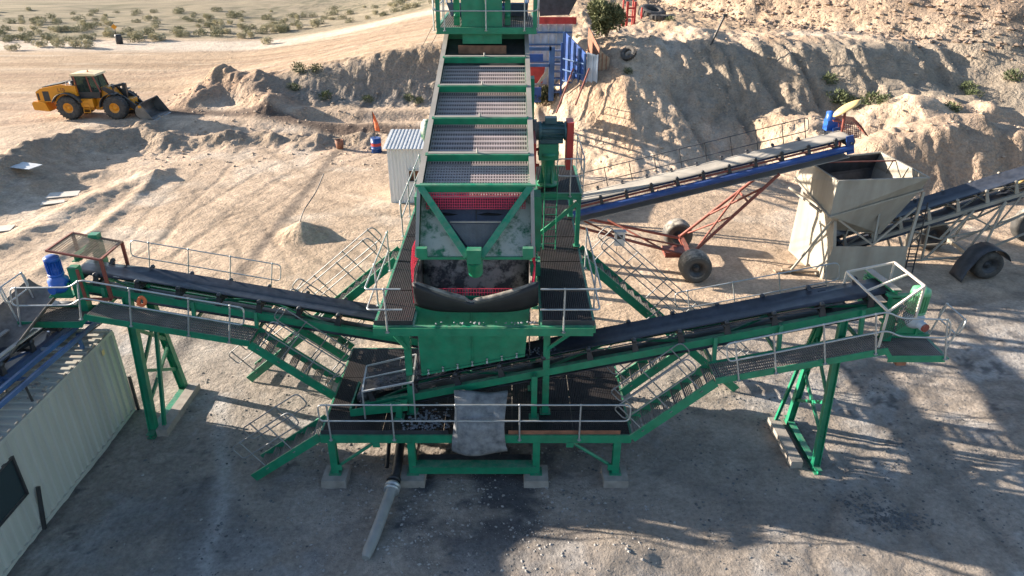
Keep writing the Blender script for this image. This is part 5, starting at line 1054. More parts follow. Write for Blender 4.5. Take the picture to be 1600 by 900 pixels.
for i in range(9):
    s = i / 8 - 0.5; row = []
    for j in range(7):
        u_ = j / 6 - 0.5; k = math.sqrt(max(0.0, 1 - (2 * s) ** 2)) * 0.9 + 0.1; row.append(pm_ + Vector((0.05 + s * 1.05, u_ * 0.75 * k, 0.12 + s * 0.62 + 0.14 * (1 - 4 * u_ * u_) - 0.10 * (2 * s) ** 2)))
    g.append(row)
q = MB(); q.sheet(g, 0.03); q.build('yellow_cowl', YP, t)
t = thing('electrical_box', (4.78, 28.85, 1.3), 'pale grey electrical box fixed on the red towing frame', 'electrical box')
q = MB(); q.box(4.55, 5.0, 28.75, 28.98, 1.45, 2.1); bx = q.build('cabinet', HR, t); q = MB(); q.box(4.5, 5.05, 28.70, 29.02, 2.1, 2.13); q.build('lid', HR, t)
q = MB(); q.box(4.65, 4.9, 28.742, 28.75, 1.78, 1.98); q.build('panel', DK, t); q = MB(); q.tube([(4.7, 28.9, 1.45), (4.68, 28.95, 1.0)], 0.015, 5); q.build('cable', DK, t)

# ------------------------------------------------------------------ beige hopper
t = thing('hopper', (15.7, 30.3, 0), 'big beige steel hopper on plated legs, half in shade behind the right conveyor', 'hopper')
A, Bk, Cc, D = at(1259, 250, Z=4.6), at(1376, 238, Z=4.65), at(1452, 278, Z=4.6), at(1309, 283, Z=4.6)
a2, d2 = at(1243, 288, Y=31.0), at(1302, 333, Y=28.75); c2 = at(1435, 303, Y=29.3); b2 = Vector((17.3, 32.6, 3.9))
bot = [Vector((14.6, 29.4, 1.95)), Vector((16.6, 29.4, 1.75)), Vector((16.6, 31.4, 1.75)), Vector((14.6, 31.4, 1.95))]
def plate(pts, m_, nm, th=0.03, lab=None):
    n = (Vector(pts[1]) - Vector(pts[0])).cross(Vector(pts[2]) - Vector(pts[0])).normalized(); q = MB(); q.prism(pts, n * th); return q.build(nm, m_, t, lab)
d2 = Vector((D.x + 0.02, D.y + 0.05, 3.0)); c2 = Vector((17.75, 29.15, 3.95)); a2 = Vector((13.15, 31.4, 3.75))
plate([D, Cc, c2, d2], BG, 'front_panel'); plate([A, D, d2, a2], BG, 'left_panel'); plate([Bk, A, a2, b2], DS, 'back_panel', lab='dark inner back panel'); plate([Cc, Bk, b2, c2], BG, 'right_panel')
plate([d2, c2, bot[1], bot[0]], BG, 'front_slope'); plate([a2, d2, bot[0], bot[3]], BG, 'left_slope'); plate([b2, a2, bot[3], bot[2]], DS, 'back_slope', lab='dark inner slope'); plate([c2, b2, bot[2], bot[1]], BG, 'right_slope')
for a, b in ((A, Bk), (Bk, Cc), (Cc, D), (D, A)): q = MB(); q.beam(a, b, 0.09, 0.07); q.build('rim', BG, t)
q = MB(); q.tube([lerp(A, D, 0.15), lerp(Bk, Cc, 0.35)], 0.035, 6); q.build('tie_rod', RO, t)
for k in (0.3, 0.62): q = MB(); q.beam(lerp(Bk, Cc, k) - Vector((0.06, 0, 0)), lerp(b2, c2, k) - Vector((0.08, 0, 0)), 0.05, 0.06); q.build('inner_rib', BG, t)
q = MB(); q.beam(d2 + Vector((-.05, -.05, 0)), c2 + Vector((.05, -.05, 0)), 0.10, 0.07); q.build('front_flange', BG, t)
q = MB(); q.beam(a2 + Vector((-.05, 0, 0)), d2 + Vector((-.05, -.05, 0)), 0.10, 0.07); q.build('left_flange', BG, t)
fb = [Vector((13.98, 28.45, 0)), Vector((17.35, 28.45, 0.0))]
plate([(13.95, 28.42, -0.1), (17.55, 28.42, -0.1), (17.45, 28.5, 1.55), (14.15, 28.5, 1.55)], BG, 'front_skirt')
plate([(13.95, 28.44, -0.1), (14.15, 28.52, 1.55), (14.05, 28.9, 2.95), (13.5, 31.3, 3.6), (13.55, 31.6, -0.1)], BG, 'left_skirt')
for (a, b, w_) in (((14.2, 28.5, 1.55), (14.1, 28.85, 2.95), 0.14), ((17.45, 28.5, 1.5), (17.85, 29.1, 3.85), 0.12), ((17.5, 32.2, -0.1), (17.45, 32.6, 3.8), 0.14), ((14.2, 28.6, 2.75), (15.9, 28.55, 1.6), 0.08), ((15.9, 28.55, 1.6), (17.6, 28.9, 3.2), 0.08), ((15.95, 28.55, 1.6), (16.2, 29.2, 3.1), 0.08), ((15.0, 29.3, 1.5), (15.15, 29.3, 2.7), 0.06), ((16.4, 29.3, 1.5), (16.5, 29.3, 2.8), 0.06), ((12.65, 28.95, 0.05), (14.05, 28.8, 2.7), 0.09)):
    q = MB(); q.beam(a, b, w_, w_ * 0.8, (0, 1, 0)); q.build('strut', BG, t)
q = MB(); q.beam((13.5, 28.9, 3.0), (12.9, 31.3, 3.3), 0.09, 0.09); q.build('side_beam', BG, t)
q = MB()
for x in (17.95, 18.3): q.tube([(x, 29.0, 0), (x, 29.3, 3.3)], 0.03, 6)
for k in range(10): q.tube([(17.95, 29.02 + k * .03, 0.3 + k * 0.32), (18.3, 29.02 + k * .03, 0.3 + k * 0.32)], 0.02, 5)
q.build('ladder', DS, t)
for k, (x, y, z, r_, lb) in enumerate(((12.9, 29.2, 0.0, 0.15, 'weathered timber plank under the slanting strut of the beige hopper'), (13.1, 28.95, 0.10, -0.1, 'second weathered timber plank, laid crosswise on the first near the hopper'), (12.95, 29.6, 0.0, 0.5, 'short timber offcut leaning behind the other planks by the hopper'))):
    q = MB(); L2 = (0.9, 0.8, 0.4)[k]; q.beam((x - L2 * math.cos(r_), y - L2 * math.sin(r_), z + 0.06), (x + L2 * math.cos(r_), y + L2 * math.sin(r_), z + 0.07 + (0.2 if k == 2 else 0)), 0.24, 0.08); single(q, 'timber_plank', WD, lb, 'plank', 'planks by the hopper')

# ------------------------------------------------------------------ beige truss conveyor leading away to the right
t = thing('truss_conveyor', (20, 30.3, 0), 'grey truss conveyor on wheels running from the beige hopper out to the right', 'conveyor')
za_, zb_ = 0.95, 4.55
M, L = conveyor_body(t, (15.0, 30.3, 0.9), (26.5, 30.3, 5.05), half=0.62, belt_half=0.6, st_m=BG, idlers=10, lift=0.5, st_h=0.16, flat_from=8.5, idm=BG)
for s_ in (-1, 1):
    y = s_ * 0.66
    pts = [(3.2, -0.16), (4.4, -1.05), (5.6, -0.16), (6.8, -1.35), (8.0, -0.16), (9.0, -0.9), (10.2, -0.16)]
    for (a, b) in zip(pts[:-1], pts[1:]): q = MB(M); q.tube([(a[0], y, a[1]), (b[0], y, b[1])], 0.04, 6); q.build('truss_web', BG, t)
    for (a, b) in ((pts[1], pts[3]), (pts[3], pts[5]), (pts[5], (11.9, -0.16))): q = MB(M); q.tube([(a[0], y, a[1]), (b[0], y, b[1])], 0.05, 6); q.build('lower_chord', BG, t)
    yy = 30.3 + y * 1.15
    for (a, b) in (((21.9, yy, 3.25), (20.6, yy - s_ * -0.2, 0.7)), ((21.9, yy, 3.25), (21.3, yy - s_ * -.3, 0.7)), ((18.2, yy, 0.35), (20.8, yy, 0.55)), ((17.6, yy, 1.55), (18.2, yy, 0.3)), ((20.9, yy, 0.55), (25.0, yy, 2.6)), ((18.8, yy, 2.1), (18.9, yy, 0.35)), ((19.0, yy, 0.4), (20.6, yy, 2.8))):
        q = MB(); q.tube([a, b], 0.055, 6); q.build('strut', BG, t)
q = MB(); q.beam((20.95, 28.9, 0.72), (20.95, 31.8, 0.72), 0.16, 0.16); q.build('axle', BG, t)
wheel(t, (21.25, 28.75, 0.64), 0.66, 0.9, tm=TY); wheel(t, (20.5, 32.0, 0.74), 0.78, 0.95, tm=TW)
wheel(t, (25.6, 32.3, 1.1), 0.95, 0.6, tm=TW, rm=YE, name='wheel')
g = []
for i in range(9):
    a = R(85 - i * -14); row = [(21.25 + 0.80 * math.cos(a), 28.15 + 0.95 * j, 0.66 + 0.80 * math.sin(a)) for j in (0, 0.5, 1)]; g.append(row)
g = [[(21.25 + 0.80 * math.cos(R(a)), 28.2 + 0.95 * j, 0.66 + 0.80 * math.sin(R(a))) for j in (0, 0.5, 1)] for a in (20, 40, 60, 80, 100, 120, 140)] + [[(20.35 - 0.45 * f, 28.2 + 0.95 * j - 0.3 * f, 0.85 - 0.8 * f) for j in (0, 0.5, 1)] for f in (0.4, 0.8, 1.0)]
q = MB(); q.sheet(g, 0.03); q.build('rubber_mudguard', DS, t)
g = [[at(1580, 288, Y=31.0) + Vector((0.5 * i, 0.12 * j - 0.3, 0.42 * i + 0.25 * math.cos((j / 6 - 0.5) * 3))) for j in range(7)] for i in range(5)]
q = MB(); q.sheet(g, 0.03); q.build('yellow_cover', YP, t)

# ------------------------------------------------------------------ white hut
t = thing('corrugated_hut', (-5.4, 40, 0), 'small white corrugated hut with a lean-to roof, left of the screen', 'hut')
hx0, hx1, hy0, hy1 = -6.95, -3.2, 38.3, 41.0
q = MB(); corrug(q, (hx0, hy0, 0), (1, 0, 0), 6, (0, -1, 0), -0.05, 3.20, 0.19, 0.03); corrug(q, (-5.81, hy0, 0), (1, 0, 0), 7, (0, -1, 0), 1.95, 3.20, 0.19, 0.03); corrug(q, (-5.81, hy0, 0), (1, 0, 0), 7, (0, -1, 0), -0.05, 1.25, 0.19, 0.03); corrug(q, (-4.48, hy0, 0), (1, 0, 0), 6, (0, -1, 0), -0.05, 3.20, 0.213, 0.03); q.build('front_wall', HW, t)
for x, s_ in ((hx0, -1), (hx1, 1)): q = MB(); corrug(q, (x, hy0, 0), (0, 1, 0), 14, (s_, 0, 0), -0.05, 3.20, 2.7 / 14, 0.03); q.build('side_wall', HW, t)
q = MB(); corrug(q, (hx0, hy1, 0), (1, 0, 0), 19, (0, 1, 0), -0.05, 3.3, 3.75 / 19, 0.03); q.build('back_wall', HW, t)
pts = [];
for i in range(21):
    x = hx0 - 0.2 + i * 0.205
    for (f, o) in ((0, 0), (0.4, 0), (0.5, 1), (0.9, 1)): pts.append((x + f * 0.205, o * 0.03))
m_ = len(pts); q = MB(); q.add([(x, hy0 - 0.35, 3.22 + o) for x, o in pts] + [(x, hy1 + 0.25, 3.48 + o) for x, o in pts], [(i, i + 1, i + 1 + m_, i + m_) for i in range(m_ - 1)]); q.build('roof', HR, t)
q = MB(); q.box(-5.81, -4.48, hy0 + 0.2, hy0 + 0.22, 1.25, 1.95); hw_ = q.build('window', RU, t)
q = MB(); q.box(-5.86, -4.43, hy0 - 0.06, hy0 - 0.02, 1.90, 1.98); q.box(-5.86, -4.43, hy0 - 0.06, hy0 - 0.02, 1.22, 1.29); q.box(-5.2, -5.1, hy0 - 0.0, hy0 + 0.1, 1.25, 1.95); q.build('frame', HR, hw_)

# ------------------------------------------------------------------ drum with a warning flag, bucket, ropes
gx = ground_z(-9.55, 48.7)
t = thing('steel_drum', (-9.55, 48.7, gx), 'blue and red steel drum standing beside the hut, an orange flag above it', 'drum')
q = MB(); q.lathe((-9.55, 48.7, gx), (0, 0, 1), [(0, 0), (0, 0.36), (0.3, 0.36), (0.31, 0.38), (0.33, 0.36), (0.72, 0.36), (0.73, 0.38), (0.75, 0.36), (1.05, 0.36), (1.05, 0.33), (1.02, 0)], 20); q.build('drum_body', BL, t)
q = MB(); q.lathe((-9.55, 48.7, gx + 0.50), (0, 0, 1), [(0, 0.364), (0.2, 0.364)], 20); q.build('red_band', RD, t)
t = thing('warning_flag', (-9.6, 48.75, gx), 'orange pennant flag on a thin pole rising from the blue drum', 'flag')
q = MB(); q.tube([(-9.6, 48.75, gx + 0.3), (-9.65, 48.75, gx + 2.9)], 0.025, 6); q.build('pole', DS, t)
g = [[(-9.65 + u_ * 0.10 + 0.16 * v * (1 + 0.3 * math.sin(u_ * 3)), 48.75 + 0.06 * math.sin(5 * v + u_), gx + 2.9 - u_ * 1.35 - 0.3 * v + 0.25 * u_ * v) for v in (0, 0.5, 1, 1.5 * (0.4 + u_ * .6) + .5)] for u_ in (0, 0.25, 0.5, 0.75, 1)]
q = MB(); q.sheet(g, 0.01); q.build('cloth', OR, t)
g0 = ground_z(-12.3, 49.4)
t = thing('rusty_bucket', (-12.3, 49.4, g0), 'small rusty bucket standing alone on the sand at the edge of the yard', 'bucket')
q = MB(); q.lathe((-12.3, 49.4, g0), (0, 0, 1), [(0, 0), (0, 0.24), (0.62, 0.31), (0.62, 0.28), (0.1, 0.22), (0.1, 0)], 16); q.build('pail', RU, t)
q = MB(); q.tube([(-12.6, 49.4, g0 + 0.6), (-12.45, 49.4, g0 + 0.95), (-12.15, 49.4, g0 + 0.95), (-12.0, 49.4, g0 + 0.6)], 0.015, 5); q.build('handle', DS, t)
pa, pb = Vector((-9.6, 48.75, gx + 1.6)), Vector((-2.6, 27.0, 10.8))
for k, (off, lb) in enumerate(((0, 'thin guy rope from the flag drum up to the tower, the lower of two'), (0.35, 'thin guy rope from the flag drum up to the tower, the upper of two'))):
    q = MB(); q.tube([pa + Vector((0, 0, off)), lerp(pa, pb, 0.5) + Vector((0, 0, off * 1.2 - 0.45)), pb + Vector((0, 0, off * 1.5))], 0.012, 4); single(q, 'guy_rope', DS, lb, 'rope', 'guy ropes')
q = MB(); hz_ = ground_z(-10.75, 33.4); q.tube(round_path([(-10.8, 33.4, hz_ - 0.1), (-10.6, 33.7, hz_ + 0.45), (-10.1, 34.6, hz_ + 1.1), (-9.75, 35.2, hz_ + 1.9)], 0.5), 0.028, 6); single(q, 'bent_rod', DS, 'thin dark rod sticking up out of the small sand heap', 'rod')
for k, (px_, py_, w1, d1, r_, lb) in enumerate(((98, 299, 1.7, 1.0, 0.25, 'pale board lying flat on the sand, largest of the pair above the left cage'), (82, 312, 1.2, 0.6, 0.35, 'small pale board touching the larger one on the sand'), (2, 352, 1.0, 0.9, 0.2, 'pale board at the left edge of the photo'), (36, 249, 1.7, 1.1, -0.35, 'grey board on top of the long earth berm'))):
    p = at(px_, py_, Z=0.25 if k < 3 else 1.5); z = max(ground_z(p.x + a_, p.y + b_) for a_ in (-.6, 0, .6) for b_ in (-.4, 0, .4)); q = MB(); c_, s_ = math.cos(r_), math.sin(r_)
    q.hexa([Vector((p.x + c_ * a_ * w1 / 2 - s_ * b_ * d1 / 2, p.y + s_ * a_ * w1 / 2 + c_ * b_ * d1 / 2, z + e_)) for e_ in (-0.01, 0.03) for a_, b_ in ((-1, -1), (1, -0.8), (0.9, 1), (-1, 1))])
    single(q, 'flat_board', CD if k < 3 else HR, lb, 'board', 'boards left on the ground')

# ------------------------------------------------------------------ blue feed bin and retaining walls at the back
t = thing('feed_bin', (3, 57.5, 2.8), 'blue steel feed bin with a red trough along its rim, right of the tower', 'feed bin')
zb = 2.8
q = MB(); q.box(-0.4, 4.7, 57.9, 58.1, zb, 7.45); q.build('grey_wall', BW, t)
for k in range(9): q = MB(); x = -0.2 + k * 0.6; q.box(x, x + 0.10, 57.78, 57.897, zb, 7.45); q.build('rib', GZ, t)
for z in (4.6, 5.9, 6.8): q = MB(); q.box(-0.4, 4.7, 57.70, 57.775, z, z + 0.13); q.build('waling', BF, t)
q = MB(); q.box(-1.3, 4.95, 57.5, 57.65, 7.50, 8.0); 
for k in range(9): q.box(-1.2 + k * 0.75, -1.13 + k * 0.75, 57.45, 57.498, 7.5, 8.0)
q.build('red_trough', RD, t)
q = MB(); q.box(4.0, 4.9, 57.4, 57.7, 8.02, 8.7) if False else q.prism([(2.2, 59.2, 7.9), (4.5, 59.2, 8.0), (5.2, 59.2, 9.3), (2.0, 59.2, 9.3)], (0, 0.05, 0)); q.build('back_flare', DS, t)
for (x0, x1, z0, z1, m_) in ((0.4, 2.9, 6.05, 6.3, BF), (2.75, 3.15, 2.4, 6.3, BF), (0.4, 2.8, 4.9, 5.1, BF), (0.4, 2.3, 5.3, 5.8, BL), (0.6, 2.2, 2.3, 3.4, BL)):
    q = MB(); q.box(x0, x1, 54.0, 54.25, z0, z1); q.build('frame_member', m_, t)
q = MB(); q.prism([(0.7, 54.6, 3.6), (2.3, 54.6, 3.6), (2.5, 54.6, 4.9), (0.5, 54.6, 4.9)], (0, 0.6, 0)); q.build('red_panel', RD, t)
q = MB(); q.prism([(2.0, 53.9, 3.6), (2.7, 53.9, 4.4), (2.7, 53.9, 4.9), (1.9, 53.9, 3.75)], (0, 0.05, 0)); q.build('pale_chute', BG, t)
for k in range(7): q = MB(); q.box(3.15, 3.6, 54.0, 54.6, 3.0 + k * 0.5, 3.06 + k * 0.5); q.build('rung', BF, t)
q = MB(); q.box(3.6, 3.75, 54.0, 54.25, 2.3, 6.6); q.build('post', BL, t)
t = thing('blue_wing_wall', (4.6, 54.2, 2.5), 'ribbed blue steel wing wall beside the feed bin, holding back the hillside', 'retaining wall')
q = MB(); A_, B_ = Vector((3.95, 55.5, 0)), Vector((5.35, 53.0, 0)); q.prism([A_ + Vector((0, 0, 2.6)), B_ + Vector((0, 0, 3.2)), B_ + Vector((0, 0, 6.0)), A_ + Vector((0, 0, 7.2))], (0.05, 0.03, 0)); q.build('panel', BL, t)
for k in range(5):
    f = k / 4; p = lerp(A_, B_, f) + Vector((-0.07, -0.05, 0)); q = MB(); q.beam(p + Vector((0, 0, 2.6 + 0.6 * f)), p + Vector((0, 0, 7.2 - 1.2 * f)), 0.08, 0.12, (1, 0, 0)); q.build('rib', BF, t)
for z in (3.7, 4.5, 5.3): q = MB(); q.beam(A_ + Vector((-0.14, -0.09, z)), B_ + Vector((-0.14, -0.09, z)), 0.06, 0.08); q.build('cross_rib', BF, t)
q = MB(); q.prism([B_ + Vector((0.06, 0, 3.0)), B_ + Vector((0.85, -0.35, 3.4)), B_ + Vector((0.85, -0.35, 5.9)), B_ + Vector((0.06, 0, 6.1))], (0.03, 0.05, 0)); q.build('white_panel', BW, t)
for k in range(3): q = MB(); p = lerp(B_ + Vector((0.1, -0.06, 0)), B_ + Vector((0.82, -0.42, 0)), k / 2); q.beam(p + Vector((0, 0, 3.1)), p + Vector((0, 0, 6.0)), 0.06, 0.08, (1, 0, 0)); q.build('white_rib', BW, t)
for (a, b) in (((4.5, 53.3, 4.9), (3.2, 51.0, 2.2)), ((5.6, 52.7, 5.0), (4.5, 50.4, 2.9))): q = MB(); q.tube([a, b], 0.07, 6); q.build('prop', MATS['red_oxide_paint'], t)
t = thing('rust_wing_wall', (6.4, 54.5, 4), 'rusty brown sheet wall between the blue wing wall and the large shrub', 'retaining wall')
q = MB(); a_ = Vector((5.75, 56.0, 0)); b_ = Vector((6.35, 53.5, 0)); c_ = Vector((7.15, 53.6, 0))
q.prism([a_ + Vector((0, 0, 4.0)), b_ + Vector((0, 0, 3.6)), b_ + Vector((0, 0, 6.3)), a_ + Vector((0, 0, 7.5))], (0.04, 0.02, 0)); q.build('sheet', RU, t)
q = MB(); q.prism([b_ + Vector((0.045, 0, 3.6)), c_ + Vector((0, 0, 4.2)), c_ + Vector((0, 0, 5.6)), b_ + Vector((0.045, 0, 6.2))], (0.0, 0.04, 0)); q.build('sheet', MATS['weathered_wood'], t)
for f in (0.3, 0.7): q = MB(); p = lerp(b_ + Vector((0.04, -0.03, 0)), c_ + Vector((0, -0.03, 0)), f); q.beam(p + Vector((0, 0, 3.9)), p + Vector((0, 0, 6.1 - 0.5 * f)), 0.05, 0.05, (1, 0, 0)); q.build('stiffener', RU, t)

# tyres, posts and pole on the plateau
def flat_tyre(px_, py_, z, r_, w_, tilt, lb, m_=TY):
    p = at(px_, py_, Z=z); zz = ground_z(p.x, p.y); ax = Vector(tilt).normalized(); q = MB(); c_ = Vector((p.x, p.y, zz + (w_ / 2 if abs(ax.z) > 0.7 else r_ * 0.75)))
    q.lathe(c_ - ax * w_ / 2, ax, [(0.06, r_ * 0.5), (0, r_ * 0.6), (0, r_ * 0.85), (0.1 * w_, r_ * 0.97), (0.5 * w_, r_), (0.9 * w_, r_ * 0.97), (w_, r_ * 0.85), (w_, r_ * 0.6), (w_ - 0.06, r_ * 0.5), (0.06, r_ * 0.5)], 26)
    u = ax.cross(Vector((0.3, 1, 0.2))).normalized(); v = ax.cross(u)
    for k in range(20):
        a = k * math.pi / 10; d1 = u * math.cos(a) + v * math.sin(a); q.beam(c_ - ax * w_ * 0.42 + d1 * r_, c_ + ax * w_ * 0.42 + d1 * r_, 0.12, 0.07, d1)
    single(q, 'scrap_tyre', m_, lb, 'tyre', 'scrap tyres on the hillside')
flat_tyre(1018, 26, 6.4, 1.3, 0.9, (0.15, -0.25, 0.95), 'largest dark tyre, lying tilted on the spoil heap at the top')
flat_tyre(1030, 44, 6.4, 0.95, 0.4, (0.02, 0.05, 1), 'flat black tyre at the brow of the hill, right of the red posts')
flat_tyre(981, 98, 5.2, 0.55, 0.3, (-0.45, -0.6, 0.65), 'old grey tyre half buried in the sunlit slope below the shrub')
for (px_, pyb, pyt, r_, wh) in ((972, 42, -8, 0.07, 'tall thin red post, left one of the two beside the large shrub'), (987, 40, 0, 0.06, 'thin red post rising from the twin red frame'), (1002, 30, 12, 0.09, 'short red post just left of the largest tyre'), (1034, 38, 26, 0.10, 'short red stub post behind the flat tyre')):
    p = at(px_, pyb, Z=6.5); zz = ground_z(p.x, p.y); top = at(px_, pyt, Y=p.y).z; q = MB(); q.tube([(p.x, p.y, zz - 0.2), (p.x, p.y, max(top, zz + 0.8))], r_, 8); q.lathe((p.x, p.y, max(top, zz + 0.8)), (0, 0, 1), [(0, r_), (0.04, 0)], 8); single(q, 'red_post', RD, wh, 'post', 'red posts')
p = at(985, 41, Z=6.5); zz = ground_z(p.x, p.y); t = thing('steel_gate', (p.x, p.y, zz), 'twin red upright frame standing on the brow beside the large shrub', 'frame')
for dx in (-0.35, 0.3): q = MB(); q.box(p.x + dx - 0.09, p.x + dx + 0.09, p.y - 0.1, p.y + 0.1, zz - 0.2, zz + 1.9); q.build('upright', RD, t)
q = MB(); q.box(p.x - 0.25, p.x + 0.2, p.y - 0.05, p.y + 0.05, zz + 0.6, zz + 0.75); q.box(p.x - 0.25, p.x + 0.2, p.y - 0.05, p.y + 0.05, zz + 1.3, zz + 1.45); q.build('cross_bar', RD, t)
p = at(1108, 76, Z=5.9); zz = ground_z(p.x, p.y); q = MB(); q.tube([(p.x, p.y, zz - 0.3), (p.x + 0.85, p.y, zz + 2.0)], 0.08, 8); q.box(p.x + 0.75, p.x + 1.05, p.y - 0.12, p.y + 0.12, zz + 1.95, zz + 2.15); single(q, 'leaning_pole', DK, 'black leaning pole at the edge of the cutting, below the stockpile', 'pole')
p = at(182, 46, Z=3); zz = ground_z(p.x, p.y); q = MB(); q.lathe((p.x, p.y, zz), (0, 0, 1), [(0, 0), (0, 0.4), (0.5, 0.42), (0.9, 0.4), (1.1, 0.4), (1.1, 0)], 14); single(q, 'dark_drum', DK, 'dark drum beside the scrub, under the yellow sign', 'drum')
p = at(178, 40, Z=3); zz = ground_z(p.x, p.y); t = thing('yellow_sign', (p.x, p.y, zz), 'small yellow sign on a post at the edge of the scrub', 'sign')
q = MB(); q.box(p.x - 0.04, p.x + 0.04, p.y - 0.04, p.y + 0.04, zz - 0.2, zz + 1.7); q.build('post', DK, t)
q = MB(); q.prism([(p.x - 0.4, p.y - 0.08, zz + 1.55), (p.x, p.y - 0.08, zz + 1.2), (p.x + 0.4, p.y - 0.08, zz + 1.55), (p.x, p.y - 0.08, zz + 1.9)], (0, 0.03, 0)); q.build('face', YE, t)
p = at(872, 10, Z=6); zz = ground_z(p.x, p.y); q = MB(); q.tube([(p.x, p.y, zz - .2), (p.x, p.y, zz + 3.2)], 0.06, 6); q.box(p.x - 0.5, p.x + 0.5, p.y - 0.04, p.y + 0.04, zz + 2.9, zz + 3.0); single(q, 'thin_post', DS, 'thin dark post on the far plain, right of the tower', 'post')

# ------------------------------------------------------------------ plants
def foliage(col, name, var=0.35):
    m = mat(name, col, 0.8, var=var, scale=2.5); return m
LF = foliage((0.115, 0.125, 0.055), 'olive_foliage'); LP = foliage((0.44, 0.40, 0.27), 'pale_scrub_foliage', 0.2); LGn = foliage((0.085, 0.105, 0.045), 'green_weed_foliage')
LS = foliage((0.23, 0.22, 0.13), 'grey_green_scrub')
def bush_mesh(name, rr, hh, n, leaf, m_, seed, lobes=7):
    random.seed(seed); q = MB(); sp_ = 0.33 if name == 'weed' else 0.55; cs = [(rnd(-sp_, sp_) * rr, rnd(-sp_, sp_) * rr, rnd(0.3, 0.72) * hh, rnd(0.38, 0.6) * rr) for _ in range(lobes)]
    for i in range(n):
        cx, cy, cz, cr = cs[i % lobes]; u = Vector((random.gauss(0, 1), random.gauss(0, 1), random.gauss(0, 1))).normalized() * cr * random.random() ** 0.35
        p = Vector((cx, cy, cz)) + u; p.z = max(0.02, p.z * 1.0); d = (u.normalized() + Vector((rnd(-.6, .6), rnd(-.6, .6), rnd(0, .9)))).normalized(); s = d.cross(Vector((rnd(-1, 1), rnd(-1, 1), rnd(-1, 1)))).normalized() * leaf * rnd(0.25, 0.5); l_ = d * leaf * rnd(0.8, 1.8)
        q.add([p - s, p + s, p + l_ + s * 0.3, p + l_ - s * 0.3], [(0, 1, 2, 3)])
    me = bpy.data.meshes.new(name); me.from_pydata([tuple(v) for v in q.v], [], q.f); me.materials.append(m_); return me
def stem_mesh(rr, hh, seed, m_=None):
    random.seed(seed); q = MB()
    for k in range(9):
        a = rnd(0, 6.28); q.tube([(0, 0, -0.1), (rr * .3 * math.cos(a), rr * .3 * math.sin(a), hh * 0.35), (rr * .6 * math.cos(a), rr * .6 * math.sin(a), hh * 0.75)], [0.03 * rr + 0.01, 0.02 * rr, 0.006], 5)
    me = bpy.data.meshes.new('stems'); me.from_pydata([tuple(v) for v in q.v], [], q.f); me.materials.append(m_ or WD); return me
def shrub(px_, py_, zg, rr, hh, n, leaf, m_, seed, lb, grp=None, cat='shrub', nm='shrub'):
    p = at(px_, py_, Z=zg); zz = ground_z(p.x, p.y) - 0.05; t = thing(nm, (p.x, p.y, zz), lb, cat, grp)
    o = bpy.data.objects.new('foliage', bush_mesh('foliage', rr, hh, n, leaf, m_, seed, 10)); C.objects.link(o); o.parent = t
    o = bpy.data.objects.new('stem', stem_mesh(rr, hh, seed)); C.objects.link(o); o.parent = t; return t
shrub(947, 68, 6.0, 1.55, 3.0, 5200, 0.17, LF, 1, 'large olive shrub on the brow of the hill beside the rusty wall')
shrub(849, 152, 2.5, 0.95, 1.6, 2600, 0.13, LF, 2, 'rounded olive shrub at the foot of the sunlit slope, right of the screen')
bt = [bush_mesh('pale_bush', 0.75, 0.8, 700, 0.10, LP, 20 + k, 5) for k in range(4)]; bd = [bush_mesh('green_bush', 0.8, 0.5, 500, 0.09, LS, 30 + k, 5) for k in range(3)]
random.seed(12); cnt = 0; fixed = [(14, 55), (57, 50), (165, 37), (215, 36), (240, 42), (277, 34), (88, 50), (112, 51), (130, 52), (335, 30), (375, 38), (390, 37), (412, 29), (432, 29), (467, 28), (490, 27), (412, 48)]
def put_bush(px_, py_, mesh_, s, lb, grp, zg=3.0):
    global cnt
    p = at(px_, py_, Z=zg); zz = ground_z(p.x, p.y); o = bpy.data.objects.new('scrub_bush', mesh_); C.objects.link(o); o.location = (p.x, p.y, zz - 0.05); o.scale = (s * rnd(0.85, 1.2), s * rnd(0.85, 1.2), s * rnd(0.8, 1.15)); o.rotation_euler = (0, 0, rnd(0, 6.28)); cnt += 1
    tag(o, lb, 'bush', grp)
for (a, b) in fixed: put_bush(a, b, random.choice(bt), rnd(0.9, 1.25), 'pale dry bush at the near edge of the scrub beyond the haul road', 'pale bushes along the haul road')
for i in range(235):
    a = rnd(-20, 690); b = 0 + (46 - 0.035 * max(0, a - 250)) * random.random() ** 0.8; 
    if b > 44 - 0.05 * max(0, a - 200): continue
    if random.random() < 0.45: put_bush(a, b, random.choice(bt), rnd(0.5, 0.95), 'small pale bush out on the scrub plain', 'small pale bushes on the plain')
    else: put_bush(a, b, random.choice(bd), rnd(0.6, 1.3), 'low grey green bush out on the scrub plain', 'low green bushes on the plain')
wd_ = [bush_mesh('weed', 0.7, 0.28, 420, 0.075, LGn, 60 + k, 6) for k in range(3)]
